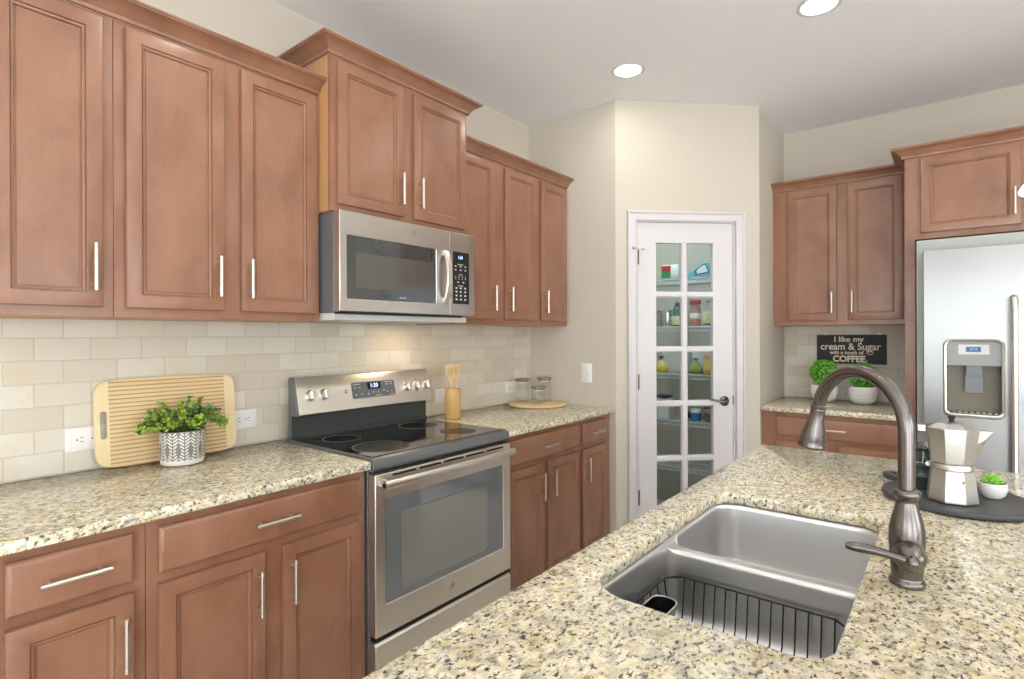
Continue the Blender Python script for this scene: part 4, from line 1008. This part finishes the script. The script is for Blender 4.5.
# ------------------------------------------------------------------ right counter: utensil crock, tray of jars
CX, CY = 2.072, -.165
t = thing('utensil_crock', 'bamboo crock holding three wooden utensils beside the stove', 'utensil crock', (CX, CY, .9148))
bm = B(); lathe(bm, [(.041, 0), (.043, .002), (.043, .158), (.0425, .1595), (.038, .1595), (.0375, .158), (.0375, .008), (.001, .008)], (0, 0, 0), 40); obj('crock_body', bm, 'crock', t, smooth=50)
def utensil(label, dx, lean, head, name):
    t = thing(name, label, 'wooden utensil', (CX, CY, .9148), 0, 'wooden utensils in the crock')
    d_ = Vector((math.sin(lean), 0, math.cos(lean)))
    y = {'spatula': .0, 'fork': -.012, 'spoon': .012}[head]
    p0 = Vector((dx, y, .0105)); sd = Vector((d_.z, 0, -d_.x)); L = .175
    bm = B(); tube(bm, [p0 + d_ * (.002 + L * i / 8) for i in range(9)], .0048, 10); obj('shaft', bm, 'spoon', t)
    def P(a, b): q = p0 + sd * a + d_ * (L + b); return (q.x, q.z)
    if head == 'spoon':
        poly = [(-.005, -.015), (.005, -.015), (.012, .015), (.026, .042), (.029, .066), (.020, .092), (0, .100), (-.020, .092), (-.029, .066), (-.026, .042), (-.012, .015)]; holes = []
    else:
        poly = [(-.006, -.015), (.006, -.015), (.014, .012), (.028, .048), (.031, .090), (.024, .104), (-.024, .104), (-.031, .090), (-.028, .048), (-.014, .012)]
        xs_ = (-.0175, -.006, .0055, .017) if head == 'fork' else (-.014, .0, .014)
        holes = [[P(a, b) for a, b in rrect(x - .0026, x + .0026, .042, .086, .0024, 3)] for x in xs_]
    bm = B(); prism(bm, [P(a, b) for a, b in poly], y - .0035, y + .0035, 'Y', holes=holes); obj('head', bm, 'spoon', t, bevel=.001)
utensil('wooden slotted spatula, left of the three utensils in the crock', -.004, -.115, 'fork', 'slotted_spatula')
utensil('wooden slotted turner leaning right in the crock', .006, .105, 'spatula', 'slotted_turner')
utensil('plain wooden spoon at the back of the crock', .000, -.02, 'spoon', 'wooden_spoon')
JX, JY = 2.782, -.206
t = thing('round_board', 'round pale wood board carrying three glass jars in the corner', 'serving board', (JX, JY, .9148))
bm = B(); lathe(bm, [(.172, 0), (.182, .004), (.184, .009), (.182, .014), (.178, .016), (.001, .016)], (0, 0, 0), 64); obj('board_body', bm, 'spoon', t, smooth=50)
for x, y, h, lab in ((2.736, -.120, .150, 'tall glass jar with a wood lid, left of the three'), (2.735, -.247, .108, 'short glass jar with a wood lid, front of the three'), (2.874, -.192, .152, 'tall glass jar with a wood lid, right of the three')):
    t = thing('glass_jar', lab + ' on the round board', 'glass jar', (x, y, .9312), 0, 'glass jars with wood lids')
    R_ = .043; bm = B(); hb = h - .012
    lathe(bm, [(.038, 0), (.042, .003), (R_, .008), (R_, hb), (R_ - .003, hb), (R_ - .003, .010), (.036, .007), (.001, .007)], (0, 0, 0), 40); obj('jar_body', bm, 'jarglass', t, smooth=50)
    bm = B(); lathe(bm, [(.0385, hb - .008), (.0385, hb + .0004), (.0455, hb + .0006), (.0465, hb + .002), (.0465, hb + .0105), (.0455, hb + .012), (.001, hb + .012)], (0, 0, 0), 40); obj('lid', bm, 'lid', t, smooth=40)
    bm = B(); lathe(bm, [(.0375, hb - .014), (.0392, hb - .013), (.0392, hb - .009), (.0375, hb - .0082)], (0, 0, 0), 40, ); obj('seal', bm, 'white', t)

# ------------------------------------------------------------------ far counter: sign, topiaries
SGX = X1 - .0102
t = thing('coffee_sign', 'black hanging sign with cream words about cream, sugar and coffee', 'sign', (SGX, -1.714, 1.2535), RF)
bm = B(); box(bm, -.198, .198, -.012, -.001, -.096, .096); obj('board', bm, 'signblack', t, bevel=.001)
for x in (-.142, .158):
    bm = B(); prism(bm, [(x - .012, .0965), (x + .012, .0965), (x + .008, .110), (x - .008, .110)], -.006, -.001, 'Y'); obj('hanger', bm, 'plastic', t)
TR = (PI / 2, 0, 0)
def fitted(body, width, height, x, z, offset, shear=0.0):
    o = text('lettering', body, .06, 'cream', t, (0, 0, 0), TR, .0004, offset, shear=shear)
    xs = [q.co.x for q in o.data.vertices]; zs = [q.co.y for q in o.data.vertices if True]
    cx_, w0 = (max(xs) + min(xs)) / 2, max(xs) - min(xs)
    for q in o.data.vertices: q.co.x = (q.co.x - cx_) * width / w0; q.co.y *= height / .044
    o.location = (x, -.0125, z); return o
fitted('I like my', .167, .036, -.009, .0655, .0012)
fitted('cream & Sugar', .343, .047, -.003, .0165, .0010)
fitted('with a touch of', .196, .024, -.024, -.0225, .0016)
fitted('COFFEE.', .196, .041, -.004, -.0650, .0026)
bm = B(); tube(bm, [(.108 + .017 * math.cos(a) , -.0126, -.014 - .020 * math.sin(a) ) for a in [PI * i / 12 * 1.4 - .3 for i in range(13)]], .0022, 6); obj('flourish', bm, 'cream', t)
def topiary(label, x, y, rb, zc2):
    t = thing('topiary_plant', label, 'potted plant', (x, y, .9148), 0, 'topiary ball plants on the far counter')
    bm = B(); prof = [(.045, 0), (.050, .002), (.066, .022), (.077, .055), (.078, .080), (.074, .104), (.071, .108), (.066, .106), (.064, .095)]
    R0 = lathe(bm, prof, (0, 0, 0), 40, cap1=False)
    # woven bumps on the pot's wall
    for i in range(24):
        for j in range(6):
            a = 2 * PI * (i + .5 * (j % 2)) / 24; z = .022 + j * .0135; rr = .066 + (.077 - .066) * min(1, (z - .022) / .033)
            c0 = Vector((rr * math.cos(a), rr * math.sin(a), z)); o_ = Vector((math.cos(a), math.sin(a), 0)); s_ = Vector((-math.sin(a), math.cos(a), 0))
            vs = [bm.verts.new(c0 + s_ * .0085), bm.verts.new(c0 + Vector((0, 0, .0075))), bm.verts.new(c0 - s_ * .0085), bm.verts.new(c0 - Vector((0, 0, .0075)))]; ap = bm.verts.new(c0 + o_ * .005)
            for k_ in range(4): bm.faces.new((vs[k_], vs[(k_ + 1) % 4], ap))
    obj('pot', bm, 'ceramic', t, smooth=50)
    bm = B(); lathe(bm, [(.0635, .095), (.001, .097)], (0, 0, 0), 24); obj('soil', bm, 'soil', t)
    r = random.Random(int(abs(y) * 100)); bm = B(); c0 = Vector((0, 0, zc2)); bmc = B()
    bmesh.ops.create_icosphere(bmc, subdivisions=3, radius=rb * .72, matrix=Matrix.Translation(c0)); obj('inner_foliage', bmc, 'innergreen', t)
    for i in range(430):
        z = 1 - 2 * (i + .5) / 430; a = i * 2.39996; n = Vector((math.sqrt(1 - z * z) * math.cos(a), math.sqrt(1 - z * z) * math.sin(a), z))
        for _ in range(2):
            q = c0 + (n + rv(r) * .05) * rb * r.uniform(.80, .93); leaf(bm, q, (n * .8 + rv(r)).normalized(), (n + rv(r) * .5), r.uniform(.015, .022), r.uniform(.010, .014), .15)
    obj('foliage', bm, 'boxwood', t, smooth=80, recalc=False)
topiary('left boxwood ball plant in a white pot beneath the coffee sign', 4.085, -1.584, .081, .187)
topiary('right boxwood ball plant in a white pot, seen through the faucet arch', 4.085, -1.800, .079, .176)

# ------------------------------------------------------------------ island: tray, moka pot, jar, succulent
TX, TY_ = 1.845, -2.245
t = thing('serving_tray', 'round dark grey serving board with a paddle handle, under the coffee pot', 'tray', (TX, TY_, .9148))
bm = B(); lathe(bm, [(.148, 0), (.160, .003), (.163, .009), (.161, .016), (.157, .0175), (.153, .016), (.150, .0155), (.001, .0155)], (0, 0, 0), 72); obj('tray_body', bm, 'slateboard', t, smooth=50)
ha = math.radians(37); hd_, hn_ = Vector((math.cos(ha), math.sin(ha))), Vector((-math.sin(ha), math.cos(ha)))
hp_ = [hd_ * a + hn_ * b for a, b in rrect(.150, .272, -.028, .028, [.002, .026, .026, .002], 6)]
ho_ = [hd_ * a + hn_ * b for a, b in rrect(.200, .252, -.008, .008, .0078, 5)]
bm = B(); prism(bm, [(q.x, q.y) for q in hp_], .001, .0155, 'Z', holes=[[(q.x, q.y) for q in ho_]]); obj('tray_handle', bm, 'slateboard', t, bevel=.003)
# moka pot, octagonal
PXm, PYm = 1.788, -2.236
t = thing('moka_pot', 'octagonal polished aluminium moka coffee pot on the dark tray', 'coffee pot', (PXm, PYm, .9308), math.radians(8))
def octa(bm, prof, n=8, ph=PI / 8, cap0=True, cap1=True):
    rings = [[(r_ * math.cos(2 * PI * i / n + ph), r_ * math.sin(2 * PI * i / n + ph), z) for i in range(n)] for r_, z in prof]
    loft(bm, rings, cap0, cap1)
bm = B(); octa(bm, [(0.0506, 0), (0.0543, .003), (0.0543, .008), (0.0460, .078), (0.0442, .082)]); obj('boiler', bm, 'alu', t, smooth=15, bevel=.0008)
bm = B(); lathe(bm, [(0.0437, .0822), (0.0460, .084), (0.0460, .095), (0.0446, .097)], (0, 0, 0), 40); obj('collar', bm, 'alu', t, smooth=40)
bm = B(); octa(bm, [(0.0442, .0972), (0.0460, .101), (0.0557, .182), (0.0557, .184)]); up_o = obj('upper_chamber', bm, 'alu', t, smooth=15, bevel=.0008)
bm = B(); top = .184
# spout on the -Y side
z0_, z1_ = .122, .1835
vs = lambda a: [Vector(p) for p in a]
loft(bm, [vs([(-.018, -.047, .150), (0, -.047, .112), (.018, -.047, .150), (.020, -.051, .1835), (-.020, -.051, .1835)]), vs([(-.009, -.066, .163), (0, -.067, .155), (.009, -.066, .163), (.010, -.068, .1830), (-.010, -.068, .1830)]), vs([(-.003, -.078, .178), (0, -.079, .177), (.003, -.078, .178), (.003, -.081, .1815), (-.003, -.081, .1815)])])
obj('pour_spout', bm, 'alu', t, smooth=20)
bm = B(); octa(bm, [(0.0566, .1845), (0.0566, .1865), (0.0313, .1985), (0.0092, .202)]); ld_ = obj('lid', bm, 'alu', t, smooth=15)
bm = B(); lathe(bm, [(.006, .2025), (.005, .205), (.007, .210), (.0095, .2135), (.008, .215), (.001, .2155)], (0, 0, 0), 16); obj('lid_knob', bm, 'black', ld_, smooth=50)
bm = B(); cyl(bm, (-.0455, -.018, .056), (-.0505, -.0195, .056), .0045, 16); obj('safety_valve', bm, 'brass', t)
bm = B(); box(bm, -.010, .010, .053, .072, .172, .1895); obj('hinge_block', bm, 'alu', t, bevel=.002)
bm = B(); tube(bm, [(0, .0725, .181), (0, .080, .182), (0, .087, .175), (0, .089, .150), (0, .088, .112), (0, .086, .080)], .008, 10, radii=[.007, .0085, .0095, .0095, .009, .0075]); obj('pot_handle', bm, 'black', t, smooth=60)
# smoked glass jar with wire bail
t = thing('bail_jar', 'smoked dark glass jar with wire bail behind the moka pot', 'jar', (1.912, -2.172, .9308))
bm = B(); lathe(bm, [(.042, 0), (.047, .003), (.048, .008), (.048, .030), (.0492, .032), (.048, .034), (.048, .062), (.0492, .064), (.048, .066), (.048, .100), (.045, .104)], (0, 0, 0), 40); obj('jar_body', bm, 'mugdark', t, smooth=40)
bm = B(); lathe(bm, [(.046, .1045), (.048, .106), (.048, .112), (.044, .116), (.001, .117)], (0, 0, 0), 40); obj('lid', bm, 'mugdark', t, smooth=40)
bm = B(); tube(bm, [(.0500 * math.cos(2 * PI * i / 40), .0500 * math.sin(2 * PI * i / 40), .073) for i in range(40)], .0013, 6, closed=True); tube(bm, [(-.050, -.016, .072), (-.056, -.010, .086), (-.054, -.004, .108), (-.051, -.002, .073)], .0014, 6); cyl(bm, (-.050, -.014, .074), (-.057, -.014, .074), .006, 12); obj('wire_bail', bm, 'chrome', t)
# succulent
SXs, SYs = 1.882, -2.318
t = thing('succulent', 'small green succulent in a round white bowl on the dark tray', 'potted plant', (SXs, SYs, .9308))
bm = B(); lathe(bm, [(.015, 0), (.018, .001), (.0265, .010), (.0305, .024), (.0302, .036), (.0285, .040), (.0270, .040), (.0270, .034)], (0, 0, 0), 40, cap1=False); obj('bowl', bm, 'ceramic', t, smooth=60)
bm = B(); lathe(bm, [(.0268, .035), (.001, .037)], (0, 0, 0), 24); obj('soil', bm, 'soil', t)
bm = B(); r = random.Random(4)
for lev, (n_, el, L_) in enumerate(((11, .25, .020), (10, .55, .024), (8, .85, .026), (6, 1.15, .027), (3, 1.45, .027))):
    for i in range(n_):
        a = 2 * PI * (i + .5 * (lev % 2)) / n_ + r.uniform(-.12, .12); d_ = Vector((math.cos(a) * math.cos(el), math.sin(a) * math.cos(el), math.sin(el))); p0 = Vector((d_.x * .003, d_.y * .003, .037))
        tube(bm, [p0, p0 + d_ * L_ * .3, p0 + d_ * L_ * .65 + Vector((0, 0, .001)), p0 + d_ * L_], .003, 6, radii=[.0022, .0042, .0036, .0004])
obj('rosette', bm, 'succ', t, smooth=60)

# ------------------------------------------------------------------ ceiling lights, pendant
names = ['recessed ceiling light nearest the pantry corner', 'recessed ceiling light at the top edge of the photo']
for i, (x, y) in enumerate(CANS):
    t = thing('recessed_light', names[i] if i < 2 else 'recessed ceiling light over the other side of the room, number not visible in the photo', 'ceiling light', (x, y, ZC), 0, 'recessed ceiling lights')
    if i >= 2: t['label'] = 'recessed ceiling light ' + ('above the counter left of the stove', 'above the near end of the island', 'left of the kitchen over the open floor', 'behind the island, near end', 'behind the island, far end', 'by the patio door')[i - 2]
    bm = B(); lathe(bm, [(.088, -.0005), (.088, -.003), (.084, -.005), (.074, -.006), (.070, -.0035), (.069, -.0008)], (0, 0, 0), 40, cap0=False, cap1=False); obj('trim_ring', bm, 'trim', t)
    bm = B(); lathe(bm, [(.0685, -.0008), (.0685, -.0032), (.04, -.0045), (.001, -.005)], (0, 0, 0), 32); obj('diffuser', bm, 'lamp', t)
    area('recessed_lamp', (x, y, ZC - .012), (0, 0, 0), .13, .13, CAN_POWER, (1.0, .95, .89), shape='DISK')
PDX, PDY, PDZ = 1.90, -2.476, 1.712
t = thing('pendant_lamp', 'white glass pendant lamp over the island at the right edge', 'pendant lamp', (PDX, PDY, PDZ))
bm = B(); lathe(bm, [(.104, 0), (.106, .004), (.100, .016), (.080, .040), (.055, .075), (.034, .120), (.027, .140), (.025, .140), (.031, .118), (.052, .073), (.077, .038), (.097, .014), (.102, .002)], (0, 0, 0), 48, cap0=False, cap1=False); obj('shade', bm, 'shade', t, smooth=60)
bm = B(); lathe(bm, [(.028, .1402), (.030, .150), (.022, .175), (.010, .185)], (0, 0, 0), 24); cyl(bm, (0, 0, .185), (0, 0, ZC - PDZ - .03), .005); obj('rod', bm, 'nickel', t)
bm = B(); lathe(bm, [(.062, ZC - PDZ - .0005), (.062, ZC - PDZ - .012), (.02, ZC - PDZ - .03)], (0, 0, 0), 32); obj('ceiling_canopy', bm, 'nickel', t)
bm = B(); bmesh.ops.create_uvsphere(bm, u_segments=16, v_segments=12, radius=.026, matrix=Matrix.Translation((0, 0, .075))); obj('bulb', bm, 'lamp', t)
